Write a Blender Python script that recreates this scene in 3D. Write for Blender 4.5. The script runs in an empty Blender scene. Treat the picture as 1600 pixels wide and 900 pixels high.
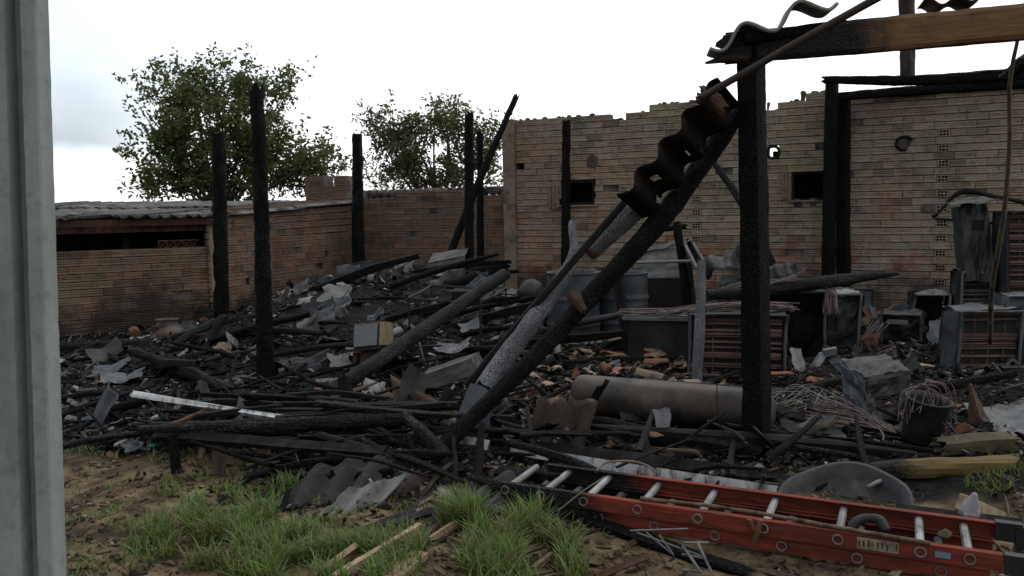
import bpy, math, random
import numpy as np
from mathutils import Vector, Matrix, noise
R = random.Random(7)
sc = bpy.context.scene
COL = sc.collection
V = Vector
# ------------------------------------------------------------------ camera
F = 1256.0                      # focal length in photo pixels (1600 wide)
CAM = V((0, 0, 1.5))
_p = math.atan(118 / F); _r = 0.018
FW = V((0, math.cos(_p), -math.sin(_p)))
_u0 = V((0, math.sin(_p), math.cos(_p))); _r0 = V((1, 0, 0))
RT = _r0 * math.cos(_r) - _u0 * math.sin(_r)
UP = _u0 * math.cos(_r) + _r0 * math.sin(_r)
cd = bpy.data.cameras.new('camera'); co = bpy.data.objects.new('camera', cd); COL.objects.link(co)
cd.sensor_width = 36; cd.lens = 36 * F / 1600; cd.clip_start = .05; cd.clip_end = 3000
M = Matrix((RT, UP, -FW)).transposed().to_4x4(); M.translation = CAM
co.matrix_world = M; sc.camera = co
# ------------------------------------------------------------------ world, sun, exposure
SUN_EL, SUN_AZ = math.radians(50), math.radians(25)     # azimuth measured from +Y towards +X
w = bpy.data.worlds.new('World'); sc.world = w; w.use_nodes = True
nt = w.node_tree; nt.nodes.clear()
def wn(t, **k):
    n = nt.nodes.new(t)
    for a, b in k.items():
        setattr(n, a, b)
    return n
def wl(a, b): nt.links.new(a, b)
def wmath(op, a, b=None, c=None):
    n = wn('ShaderNodeMath', operation=op)
    for i, x in enumerate((a, b, c)):
        if x is None: continue
        if isinstance(x, (int, float)): n.inputs[i].default_value = x
        else: wl(x, n.inputs[i])
    return n.outputs[0]
def wrange(x, a, b):
    n = wn('ShaderNodeMapRange', interpolation_type='SMOOTHSTEP'); wl(x, n.inputs[0])
    n.inputs[1].default_value = a; n.inputs[2].default_value = b
    return n.outputs[0]
def wmix(f, a, b):
    n = wn('ShaderNodeMix', data_type='RGBA'); wl(f, n.inputs[0])
    for s, x in ((6, a), (7, b)):
        if isinstance(x, tuple): n.inputs[s].default_value = (*x, 1)
        else: wl(x, n.inputs[s])
    return n.outputs[2]
sky = wn('ShaderNodeTexSky', sky_type='NISHITA', sun_disc=False)
sky.sun_elevation = SUN_EL; sky.sun_rotation = SUN_AZ
tcw = wn('ShaderNodeTexCoord'); sep = wn('ShaderNodeSeparateXYZ'); wl(tcw.outputs['Generated'], sep.inputs[0])
mpw = wn('ShaderNodeMapping'); wl(tcw.outputs['Generated'], mpw.inputs[0]); mpw.inputs['Scale'].default_value = (1, 1, 2.6)
nz = wn('ShaderNodeTexNoise'); wl(mpw.outputs[0], nz.inputs[0]); nz.inputs['Scale'].default_value = 3.2; nz.inputs['Detail'].default_value = 6; nz.inputs['Roughness'].default_value = .55
nf = nz.outputs['Fac']
open_sky = wrange(wmath('ADD', sep.outputs[0], wmath('MULTIPLY', wmath('SUBTRACT', nf, .5), .9)), -.50, -.22)
base = wmix(open_sky, (.78, .86, .93), (1.12, 1.13, 1.15))
zz = wmath('ADD', sep.outputs[2], wmath('MULTIPLY', wmath('SUBTRACT', nf, .5), .10))
band = wmath('MULTIPLY', wmath('MULTIPLY', wrange(zz, .075, .09), wmath('SUBTRACT', 1, wrange(zz, .09, .19))), wmath('SUBTRACT', 1, wrange(sep.outputs[0], -.47, -.36)))
base = wmix(wmath('MULTIPLY', band, .95), base, (.50, .56, .60))
low = wmath('SUBTRACT', 1, wrange(zz, .06, .085))
base = wmix(low, base, (1.05, 1.06, 1.06))
b1 = wn('ShaderNodeBackground'); wl(sky.outputs[0], b1.inputs[0]); b1.inputs[1].default_value = .1
b2 = wn('ShaderNodeBackground'); wl(base, b2.inputs[0]); b2.inputs[1].default_value = 1.0
dt = wn('ShaderNodeVectorMath', operation='DOT_PRODUCT'); wl(tcw.outputs['Generated'], dt.inputs[0])
dt.inputs[1].default_value = (math.sin(SUN_AZ) * math.cos(SUN_EL), math.cos(SUN_AZ) * math.cos(SUN_EL), math.sin(SUN_EL))
g1 = wn('ShaderNodeMapRange', interpolation_type='SMOOTHSTEP'); wl(dt.outputs['Value'], g1.inputs[0])
for i_, q_ in enumerate((-.4, .75, .7, 1.75)): g1.inputs[i_ + 1].default_value = q_
wl(g1.outputs[0], b2.inputs[1])
ms = wn('ShaderNodeMixShader'); ms.inputs[0].default_value = .93
wl(b1.outputs[0], ms.inputs[1]); wl(b2.outputs[0], ms.inputs[2])
wo = wn('ShaderNodeOutputWorld'); wl(ms.outputs[0], wo.inputs[0])
sl = bpy.data.lights.new('sun', 'SUN'); so = bpy.data.objects.new('sun', sl); COL.objects.link(so)
sl.energy = .6; sl.angle = math.radians(30); sl.color = (1, .97, .93)
sd = V((math.sin(SUN_AZ) * math.cos(SUN_EL), math.cos(SUN_AZ) * math.cos(SUN_EL), math.sin(SUN_EL)))
so.rotation_euler = sd.to_track_quat('Z', 'Y').to_euler()
sc.view_settings.view_transform = 'Standard'; sc.view_settings.look = 'None'
sc.view_settings.exposure = -0.32; sc.view_settings.gamma = 1
sc.cycles.max_bounces = 6
# ------------------------------------------------------------------ picture to place helpers
def ray(px, py): return FW + RT * ((px - 800) / F) + UP * ((450 - py) / F)
def P(px, py, d): return CAM + ray(px, py) * d
def G(px, py, z=0.):
    r = ray(px, py); return CAM + r * ((z - CAM.z) / r.z)
def proj(p):
    q = V(p) - CAM; d = q.dot(FW)
    return 800 + F * q.dot(RT) / d, 450 - F * q.dot(UP) / d, d
def yh(px): return 332 - .018 * (px - 800)
def gy(px, d): return yh(px) + 1.5 * F / d          # picture row where ground lies at depth d
def nz3(x, y, z=0., s=1.): return noise.noise(V((x * s, y * s, z * s + 3.3)))
# ------------------------------------------------------------------ materials
class NT:
    def __init__(s, name):
        s.m = bpy.data.materials.new(name); s.m.use_nodes = True
        s.t = s.m.node_tree; s.t.nodes.clear()
        s.out = s.n('ShaderNodeOutputMaterial'); s.b = s.n('ShaderNodeBsdfPrincipled')
        s.t.links.new(s.b.outputs[0], s.out.inputs[0])
        s.tc = s.n('ShaderNodeTexCoord'); s.geo = s.n('ShaderNodeNewGeometry')
    def n(s, t, **k):
        n = s.t.nodes.new(t)
        for a, b in k.items(): setattr(n, a, b)
        return n
    def l(s, a, b): s.t.links.new(a, b)
    def sv(s, sock, x):
        if isinstance(x, (int, float)): sock.default_value = x
        elif isinstance(x, tuple): sock.default_value = (*x, 1) if len(x) == 3 and sock.type == 'RGBA' else x
        else: s.l(x, sock)
    def math(s, op, a, b=None):
        n = s.n('ShaderNodeMath', operation=op); s.sv(n.inputs[0], a)
        if b is not None: s.sv(n.inputs[1], b)
        return n.outputs[0]
    def rng(s, x, a, b, c=0., d=1.):
        n = s.n('ShaderNodeMapRange', interpolation_type='SMOOTHSTEP'); s.sv(n.inputs[0], x)
        for i, q in enumerate((a, b, c, d)): n.inputs[i + 1].default_value = q
        return n.outputs[0]
    def coord(s, which='Object', scale=(1, 1, 1)):
        c = s.geo.outputs['Position'] if which == 'World' else s.tc.outputs[which]
        mp = s.n('ShaderNodeMapping'); s.l(c, mp.inputs[0]); mp.inputs['Scale'].default_value = scale
        return mp.outputs[0]
    def noise(s, c, scale, detail=5, rough=.6):
        n = s.n('ShaderNodeTexNoise'); s.l(c, n.inputs[0]); n.inputs['Scale'].default_value = scale
        n.inputs['Detail'].default_value = detail; n.inputs['Roughness'].default_value = rough
        return n.outputs['Fac']
    def vor(s, c, scale, feature='F1', out='Distance'):
        n = s.n('ShaderNodeTexVoronoi', feature=feature); s.l(c, n.inputs[0]); n.inputs['Scale'].default_value = scale
        return n.outputs[out]
    def ramp(s, f, stops, const=False):
        n = s.n('ShaderNodeValToRGB'); s.sv(n.inputs[0], f); e = n.color_ramp.elements
        if const: n.color_ramp.interpolation = 'CONSTANT'
        while len(e) < len(stops): e.new(.5)
        for q, (p, c) in zip(e, stops): q.position = p; q.color = (*c, 1)
        return n.outputs[0]
    def mix(s, f, a, b, bt='MIX'):
        n = s.n('ShaderNodeMix', data_type='RGBA', blend_type=bt); s.sv(n.inputs[0], f); s.sv(n.inputs[6], a); s.sv(n.inputs[7], b)
        return n.outputs[2]
    def rand(s):
        oi = s.n('ShaderNodeObjectInfo')
        return s.math('FRACT', s.math('ADD', s.geo.outputs['Random Per Island'], oi.outputs['Random']))
    def fin(s, col, rough=.8, bump=None, bs=.4, dist=.01, metal=0., spec=.3):
        s.sv(s.b.inputs['Base Color'], col); s.sv(s.b.inputs['Roughness'], rough); s.sv(s.b.inputs['Metallic'], metal)
        s.b.inputs['Specular IOR Level'].default_value = spec
        if bump is not None:
            b = s.n('ShaderNodeBump'); b.inputs['Strength'].default_value = bs; b.inputs['Distance'].default_value = dist
            s.l(bump, b.inputs['Height']); s.l(b.outputs[0], s.b.inputs['Normal'])
        return s.m

def pmat(name, cols, scale=4., rough=.75, bs=.4, bscale=30., stretch=(1, 1, 1), metal=0., grime=.6, grimec=(.015, .014, .014), gs=2.2, dist=.008, vary=.25, spec=.3):
    t = NT(name); c = t.coord('Object', stretch)
    n1 = t.noise(c, scale)
    k = len(cols)
    col = t.ramp(n1, [(.3 + .4 * i / max(1, k - 1), q) for i, q in enumerate(cols)])
    if vary:
        rv = t.rng(t.rand(), 0, 1, 1 - vary, 1 + vary)
        mm = t.n('ShaderNodeMix', data_type='RGBA', blend_type='MULTIPLY'); mm.inputs[0].default_value = 1
        t.l(col, mm.inputs[6]); cc = t.n('ShaderNodeCombineColor')
        for i in range(3): t.l(rv, cc.inputs[i])
        t.l(cc.outputs[0], mm.inputs[7]); col = mm.outputs[2]
    if grime:
        g = t.rng(t.noise(c, gs, 6, .65), .62 - .3 * grime, .75 - .1 * grime)
        col = t.mix(g, col, grimec)
    return t.fin(col, rough, t.noise(c, bscale, 4), bs, dist, metal, spec)

def char_mat(name, base=(.010, .010, .011), hi=(.035, .035, .038), ash=None, ashamt=0., sc_=1., rough=.7, gap=(.003, .003, .003), spec=.12):
    t = NT(name); c = t.coord('Object', (1, 1, .62))
    wv = t.n('ShaderNodeVectorMath', operation='ADD'); t.l(c, wv.inputs[0])
    nn = t.n('ShaderNodeTexNoise'); t.l(c, nn.inputs[0]); nn.inputs['Scale'].default_value = 9
    sc2 = t.n('ShaderNodeVectorMath', operation='SCALE'); t.l(nn.outputs['Color'], sc2.inputs[0]); sc2.inputs['Scale'].default_value = .03
    t.l(sc2.outputs[0], wv.inputs[1]); cw = wv.outputs[0]
    e1 = t.rng(t.vor(cw, 34 * sc_, 'DISTANCE_TO_EDGE'), 0, .16)
    e2 = t.rng(t.vor(cw, 80 * sc_, 'DISTANCE_TO_EDGE'), 0, .2)
    h = t.math('ADD', t.math('MULTIPLY', e1, .75), t.math('MULTIPLY', e2, .25))
    n1 = t.noise(c, 7, 5)
    col = t.mix(t.rng(n1, .35, .7), base, hi)
    if ash is not None:
        a = t.math('MULTIPLY', t.rng(t.noise(t.coord('Object', (1, 1, .3)), 6, 6, .7), .62 - ashamt * .4, .8 - ashamt * .35), .92)
        col = t.mix(a, col, ash)
    col = t.mix(t.math('SUBTRACT', 1, e1), col, gap)
    return t.fin(col, rough, h, .9, .012, 0, spec)

def partial_mat(name, wood, z0, z1, side=1, soot=.35):
    """timber, charred where local z is beyond a ragged line"""
    t = NT(name); c = t.coord('Object', (1, 1, 1))
    sp = t.n('ShaderNodeSeparateXYZ'); t.l(t.tc.outputs['Object'], sp.inputs[0])
    zz = t.math('ADD', sp.outputs[2], t.math('MULTIPLY', t.math('SUBTRACT', t.noise(c, 6, 5), .5), .5))
    m = t.rng(zz, z0, z1)
    if side < 0: m = t.math('SUBTRACT', 1, m)
    gr = t.noise(t.coord('Object', (14, 14, .8)), 5, 6, .7)
    wc = t.ramp(gr, [(.3, tuple(x * .55 for x in wood)), (.5, wood), (.7, tuple(x * 1.25 for x in wood))])
    wc = t.mix(t.math('MULTIPLY', t.rng(t.noise(c, 5, 6, .7), .5, .72), soot * 2), wc, (.015, .013, .012))
    e1 = t.rng(t.vor(t.coord('Object', (1, 1, .6)), 62, 'DISTANCE_TO_EDGE'), 0, .16)
    cc = t.mix(e1, (.004, .004, .004), t.mix(t.noise(c, 8), (.008, .008, .009), (.03, .03, .032)))
    col = t.mix(m, wc, cc)
    if name.startswith('orange'):
        sm = t.math('MULTIPLY', t.rng(t.noise(t.coord('Object', (3, 3, .7)), 3.2, 7, .72), .38, .58), t.rng(sp.outputs[2], .4, 1.9, .95, .55))
        wc = t.mix(sm, wc, (.03, .014, .011)); wc = t.mix(t.rng(t.noise(t.coord('Object', (20, 20, 1.)), 6, 5, .75), .62, .7, 0, .5), wc, (.27, .13, .10))
        col = t.mix(m, wc, cc)
    bmp = t.math('ADD', t.math('MULTIPLY', gr, .35), t.math('MULTIPLY', e1, m))
    return t.fin(col, .75, bmp, .6, .009, 0, .15)

def brick_mat(name, cols, soot=.5, red=0., sootz=(0., .9), sootc=(.022, .02, .02), drift=None):
    t = NT(name); wc = t.coord('World')
    rn = t.rand()
    col = t.ramp(rn, [(i / len(cols), q) for i, q in enumerate(cols)])
    if drift:
        dr = t.noise(t.coord('World', (1, 1, .8)), .55, 3, .6)
        mm = t.mix(1., col, t.ramp(dr, [(.36, drift[0]), (.5, (1., 1., 1.)), (.64, drift[1])]), 'MULTIPLY'); col = mm
    f = t.noise(t.coord('World', (1, 1, 2.5)), 24, 5, .7)
    col = t.mix(t.rng(f, .35, .72, 0, .55), col, tuple(x * .42 for x in cols[0]))
    sp = t.n('ShaderNodeSeparateXYZ'); t.l(t.geo.outputs['Position'], sp.inputs[0])
    if red:
        rm = t.math('MULTIPLY', t.rng(t.noise(wc, 1.7, 5, .65), .44, .62), t.rng(sp.outputs[2], .7, 2.0, 1, .12))
        rm = t.math('MULTIPLY', rm, t.rng(t.math('FRACT', t.math('MULTIPLY', rn, 7.3)), .1, .6, .35, 1))
        col = t.mix(t.math('MULTIPLY', rm, red), col, (.26, .10, .06))
    lowz = t.rng(sp.outputs[2], sootz[0], sootz[1], .24, 0)
    sm = t.rng(t.math('ADD', t.noise(wc, 1.3, 7, .68), lowz), .68 - .24 * soot, .86 - .12 * soot)
    col = t.mix(t.math('MULTIPLY', sm, .88), col, sootc)
    sb = t.rng(t.math('ADD', t.math('FRACT', t.math('MULTIPLY', rn, 13.7)), t.math('MULTIPLY', t.noise(wc, 2), .5)), 1.02, 1.3)
    col = t.mix(t.math('MULTIPLY', sb, .5), col, sootc)
    mo = t.rng(t.noise(t.coord('World', (1, 1, 2.2)), 6.5, 7, .8), .52, .66, 0, .72)
    col = t.mix(mo, col, (.045, .037, .03))
    ef = t.rng(t.noise(t.coord('World', (1, 1, 1.3)), 8, 6, .8), .57, .72, 0, .6)
    col = t.mix(ef, col, (.33, .295, .24))
    return t.fin(col, .92, t.noise(wc, 60, 4), .5, .006, 0, .15)

MT = {}
MT['char'] = char_mat('char_black', base=(.0045, .0045, .0048), hi=(.012, .012, .0125), sc_=1.25, spec=.07)
MT['char2'] = char_mat('char_grey', base=(.009, .009, .0095), hi=(.026, .026, .027), ash=(.07, .07, .074), ashamt=.25, sc_=1.35)
MT['ashlog'] = char_mat('ash_silver', base=(.13, .133, .145), hi=(.23, .236, .255), ash=(.3, .305, .32), ashamt=.4, gap=(.085, .085, .092), sc_=2.1)
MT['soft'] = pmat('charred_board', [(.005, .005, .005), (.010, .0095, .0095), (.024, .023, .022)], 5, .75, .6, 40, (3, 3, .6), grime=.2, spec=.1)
MT['wood'] = pmat('scorched_wood', [(.05, .036, .022), (.09, .064, .04), (.13, .096, .062)], 5, .8, .5, 20, (6, 6, .5), grime=.6)
MT['palewood'] = pmat('bare_wood', [(.16, .11, .06), (.26, .19, .12), (.32, .25, .17)], 5, .8, .4, 20, (6, 6, .5), grime=.35)
MT['redwood'] = pmat('scorched_red_wood', [(.035, .015, .009), (.065, .028, .017), (.10, .045, .028)], 6, .75, .5, 24, (6, 6, .6), grime=.5)
MT['white'] = pmat('white_painted_board', [(.28, .29, .3), (.42, .43, .43), (.5, .5, .5)], 4, .6, .3, 30, (4, 4, .5), grime=.55, gs=3.5)
MT['brickA'] = brick_mat('buff_brick', [(.285, .245, .19), (.31, .27, .21), (.295, .235, .178), (.26, .226, .178), (.325, .282, .222)], .66, 1., drift=((1.2, .94, .82), (1.0, .99, .88)))
MT['brickB'] = brick_mat('tan_brick', [(.21, .155, .105), (.23, .165, .115), (.20, .135, .095), (.19, .15, .11)], .45, .4)
MT['brickC'] = brick_mat('dull_red_brick', [(.19, .135, .095), (.21, .15, .105), (.19, .118, .085), (.17, .13, .098)], .5, .4)
MT['brickD'] = brick_mat('sooty_brick', [(.19, .15, .10), (.215, .17, .115), (.2, .135, .085), (.165, .14, .10)], .66, .35, (0., .8))
MT['mortar'] = pmat('mortar', [(.05, .044, .038), (.10, .088, .075), (.15, .13, .11)], 6, .95, .6, 50, grime=.6, vary=0)
MT['render'] = pmat('cement_render', [(.15, .12, .09), (.20, .16, .12), (.24, .2, .16)], 3, .9, .5, 40, grime=.45, vary=0)
MT['hole'] = pmat('soot_and_shade_black', [(.006, .006, .006), (.012, .011, .011)], 5, .95, .3, 30, grime=0)  # soot, and also the shade painted inside and behind holes
MT['galv'] = pmat('sooty_galvanised', [(.055, .058, .06), (.11, .116, .12), (.18, .185, .19)], 3, .55, .3, 14, grime=.62, metal=.25, gs=3)
MT['lightmetal'] = pmat('pale_scrap_metal', [(.075, .077, .079), (.15, .153, .153), (.25, .25, .243)], 4, .55, .3, 20, grime=.5, metal=.2, gs=4)
MT['darkmetal'] = pmat('scorched_metal', [(.008, .008, .0085), (.017, .0175, .0185), (.037, .038, .039)], 4, .6, .4, 25, grime=.4, metal=.2)
MT['bluemetal'] = pmat('blue_grey_steel', [(.03, .036, .044), (.058, .068, .08), (.09, .1, .112)], 3, .6, .3, 20, grime=.5, metal=.15, gs=2.5)
MT['rust'] = pmat('rusty_metal', [(.05, .025, .015), (.12, .052, .026), (.19, .09, .045)], 6, .85, .5, 40, grime=.5)
MT['fin'] = pmat('rusty_fin', [(.045, .032, .027), (.075, .045, .034), (.11, .065, .048)], 4, .85, .5, 40, grime=.45, vary=.35)
MT['tank'] = pmat('scorched_tank_steel', [(.028, .022, .018), (.052, .041, .033), (.085, .074, .064)], 4.2, .6, .4, 30, (1, 1, .6), grime=.75, metal=.15, gs=3.2)
MT['terra'] = pmat('terracotta', [(.12, .052, .03), (.19, .085, .05), (.23, .13, .085)], 6, .9, .4, 40, grime=.4, gs=5)
MT['tan'] = pmat('tan_tile', [(.13, .09, .062), (.2, .145, .10), (.25, .195, .145)], 6, .9, .4, 40, grime=.45, gs=5)
MT['fibro'] = pmat('fibre_cement', [(.12, .12, .118), (.2, .2, .19), (.27, .265, .25)], 3, .9, .5, 40, grime=.55, gs=4)
MT['fibroroof'] = pmat('weathered_fibre_cement', [(.05, .05, .05), (.095, .095, .092), (.15, .148, .142)], 3, .9, .5, 40, grime=.55, gs=4, spec=.1)
MT['fibrodark'] = pmat('burnt_fibre_cement', [(.012, .0115, .0115), (.024, .022, .0215), (.05, .047, .044)], 4, .9, .5, 40, grime=.35, gs=3)
MT['sheetblack'] = pmat('scorched_black_sheet', [(.004, .0038, .0038), (.008, .007, .0065), (.018, .013, .011)], 4, 1., .5, 40, grime=.3, spec=.03)
MT['darkbrown'] = pmat('dark_brown_wood', [(.012, .009, .007), (.024, .016, .011), (.04, .026, .017)], 6, .75, .4, 24, (6, 6, .6), grime=.3)
MT['pinkwire'] = pmat('bare_copper_wire', [(.055, .034, .032), (.11, .072, .067), (.17, .13, .122)], 9, .6, .2, 40, grime=.4, gs=8)
MT['greywire'] = pmat('pale_wire', [(.05, .046, .042), (.10, .092, .084), (.16, .15, .135)], 9, .6, .2, 40, grime=.4, gs=8)
MT['cloth'] = pmat('burnt_cloth', [(.12, .11, .125), (.2, .185, .2), (.27, .25, .26)], 12, .95, .6, 60, grime=.4, gs=8)
MT['orange'] = pmat('orange_fibreglass', [(.15, .03, .02), (.19, .037, .024), (.22, .05, .032)], 4, .5, .15, 60, (1, 1, 1), grime=.45, gs=5, grimec=(.04, .014, .01), vary=.08)
MT['alu'] = pmat('aluminium_rung', [(.11, .112, .115), (.21, .212, .212), (.30, .30, .295)], 6, .4, .2, 40, grime=.25, metal=.4, gs=8)
MT['green'] = pmat('green_plastic', [(.01, .11, .07), (.02, .17, .11), (.03, .2, .14)], 5, .45, .2, 20, grime=.35)
MT['blackplastic'] = pmat('black_plastic', [(.01, .01, .011), (.025, .025, .027)], 5, .5, .3, 30, grime=.1)
MT['olive'] = pmat('olive_wood', [(.022, .019, .011), (.045, .037, .018), (.075, .06, .028)], 6, .85, .5, 20, (1, 1, 1), grime=.5)
MT['label'] = pmat('scuffed_label', [(.16, .14, .10), (.26, .22, .15), (.3, .27, .2)], 14, .6, .1, 40, grime=.5, gs=18)
MT['bluelabel'] = pmat('blue_grey_sticker', [(.09, .13, .17), (.15, .2, .25)], 12, .5, .1, 40, grime=.3, gs=20)
MT['bark'] = pmat('bark', [(.03, .025, .02), (.06, .05, .04), (.09, .08, .065)], 6, .95, .7, 30, (3, 3, .6), grime=.2)
MT['brownsheet'] = pmat('brown_scorched_sheet', [(.025, .013, .007), (.055, .029, .014), (.08, .046, .024)], 4, .6, .3, 20, grime=.5)
MT['hill'] = pmat('hazed_hill', [(.25, .28, .30), (.30, .33, .35)], .01, 1, 0, 1, grime=0, vary=0)  # distance haze is put into this pale blue grey

def concrete_mat():
    t = NT('precast_concrete'); c = t.coord('Object')
    n1 = t.noise(t.coord('Object', (1, 1, .25)), 7, 6, .6); n2 = t.noise(c, 160, 3, .7); n3 = t.noise(c, 22, 6, .7)
    col = t.ramp(n1, [(.3, (.14, .16, .155)), (.55, (.205, .23, .222)), (.75, (.24, .26, .25))])
    col = t.mix(t.rng(n3, .5, .72, 0, .7), col, (.12, .135, .125))
    col = t.mix(t.rng(t.noise(t.coord('Object', (1, 1, .12)), 16, 6, .7), .55, .75, 0, .55), col, (.10, .115, .10))
    pit = t.rng(t.vor(c, 70), .05, .13)
    pm = t.math('MULTIPLY', t.math('SUBTRACT', 1, pit), t.rng(t.noise(c, 12), .5, .6))
    col = t.mix(t.math('MULTIPLY', pm, .6), col, (.08, .088, .085))
    return t.fin(col, .9, t.math('SUBTRACT', t.math('ADD', n3, t.math('MULTIPLY', n2, .5)), pm), .35, .004, 0, .2)
MT['concrete'] = concrete_mat()
def leaf_mat(name, cols, tr=.35):
    t = NT(name); col = t.ramp(t.rand(), [(i / len(cols), q) for i, q in enumerate(cols)])
    col = t.mix(t.rng(t.noise(t.coord('World'), 1.1, 3), .42, .62), col, t.mix(.5, col, (.10, .095, .03)))
    t.sv(t.b.inputs['Base Color'], col); t.b.inputs['Roughness'].default_value = .55; t.b.inputs['Specular IOR Level'].default_value = .3
    tl = t.n('ShaderNodeBsdfTranslucent'); t.l(t.mix(.5, col, (.12, .13, .03)), tl.inputs[0])
    mx = t.n('ShaderNodeMixShader'); mx.inputs[0].default_value = tr
    t.l(t.b.outputs[0], mx.inputs[1]); t.l(tl.outputs[0], mx.inputs[2]); t.l(mx.outputs[0], t.out.inputs[0])
    return t.m
MT['leaf'] = leaf_mat('tree_leaf', [(.06, .09, .032), (.08, .115, .04), (.10, .135, .045), (.13, .13, .048), (.07, .10, .036)], .38)
MT['leaf2'] = leaf_mat('tree_leaf_brown', [(.065, .075, .035), (.08, .085, .038), (.095, .078, .042), (.10, .07, .042), (.065, .08, .034)], .28)
MT['grass'] = leaf_mat('grass_blade', [(.08, .18, .026), (.10, .22, .032), (.12, .22, .04), (.18, .19, .06), (.06, .14, .022)], .3)
MT['drygrass'] = leaf_mat('dry_stalk', [(.16, .13, .07), (.2, .16, .09), (.12, .10, .055)], .2)
def rubble_mat(name, stops):
    t = NT(name); col = t.ramp(t.geo.outputs['Random Per Island'], stops, True)
    c = t.coord('World')
    col = t.mix(t.rng(t.noise(c, 30, 5, .7), .42, .68, 0, .8), col, (.014, .013, .013))
    return t.fin(col, .85, t.noise(c, 90, 3), .4, .004, 0, .1)
MT['rubble'] = rubble_mat('burnt_rubble', [(0, (.005, .005, .005)), (.45, (.011, .0105, .0105)), (.62, (.036, .03, .025)), (.70, (.05, .034, .024)), (.77, (.08, .074, .068)), (.87, (.16, .154, .147)), (.95, (.28, .275, .265)), (.97, (.14, .09, .06))])
MT['tanrubble'] = rubble_mat('tile_rubble', [(0, (.018, .016, .015)), (.25, (.05, .042, .036)), (.4, (.11, .08, .06)), (.6, (.19, .138, .098)), (.78, (.25, .195, .148)), (.9, (.17, .08, .05)), (.96, (.15, .15, .142))])
MT['soilclod'] = rubble_mat('soil_clods', [(0, (.05, .037, .023)), (.3, (.09, .066, .04)), (.6, (.13, .10, .062)), (.78, (.025, .022, .018)), (.94, (.2, .17, .13))])
def ground_mat():
    t = NT('ground_soil_and_ash'); c = t.coord('World')
    sp = t.n('ShaderNodeSeparateXYZ'); t.l(t.geo.outputs['Position'], sp.inputs[0])
    n1 = t.noise(c, 2.4, 7, .65); n2 = t.noise(c, 22, 6, .7); n3 = t.noise(c, 90, 4, .6)
    soil = t.ramp(t.noise(c, 5, 7, .7), [(.3, (.016, .014, .010)), (.43, (.06, .045, .028)), (.56, (.135, .10, .06)), (.74, (.22, .18, .12))])
    soil = t.mix(t.rng(n2, .5, .75, 0, .7), soil, (.03, .024, .016))
    ash = t.ramp(n2, [(.3, (.005, .005, .005)), (.5, (.010, .0095, .0095)), (.66, (.022, .021, .02)), (.82, (.08, .077, .073))])
    # burnt yard begins along a ragged line a few metres out
    yy = t.math('ADD', t.math('ADD', sp.outputs[1], t.math('MULTIPLY', sp.outputs[0], .22)), t.math('MULTIPLY', t.math('SUBTRACT', n1, .5), 1.6))
    m = t.math('MULTIPLY', t.rng(yy, 4.0, 4.7), t.rng(sp.outputs[1], 16, 18, 1, 0))
    col = t.mix(m, soil, ash)
    far = t.rng(sp.outputs[1], 16, 20)
    col = t.mix(far, col, (.06, .075, .035))
    return t.fin(col, .95, t.math('ADD', n2, t.math('MULTIPLY', n3, .5)), .7, .02, 0, .06)
MT['ground'] = ground_mat()
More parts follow.
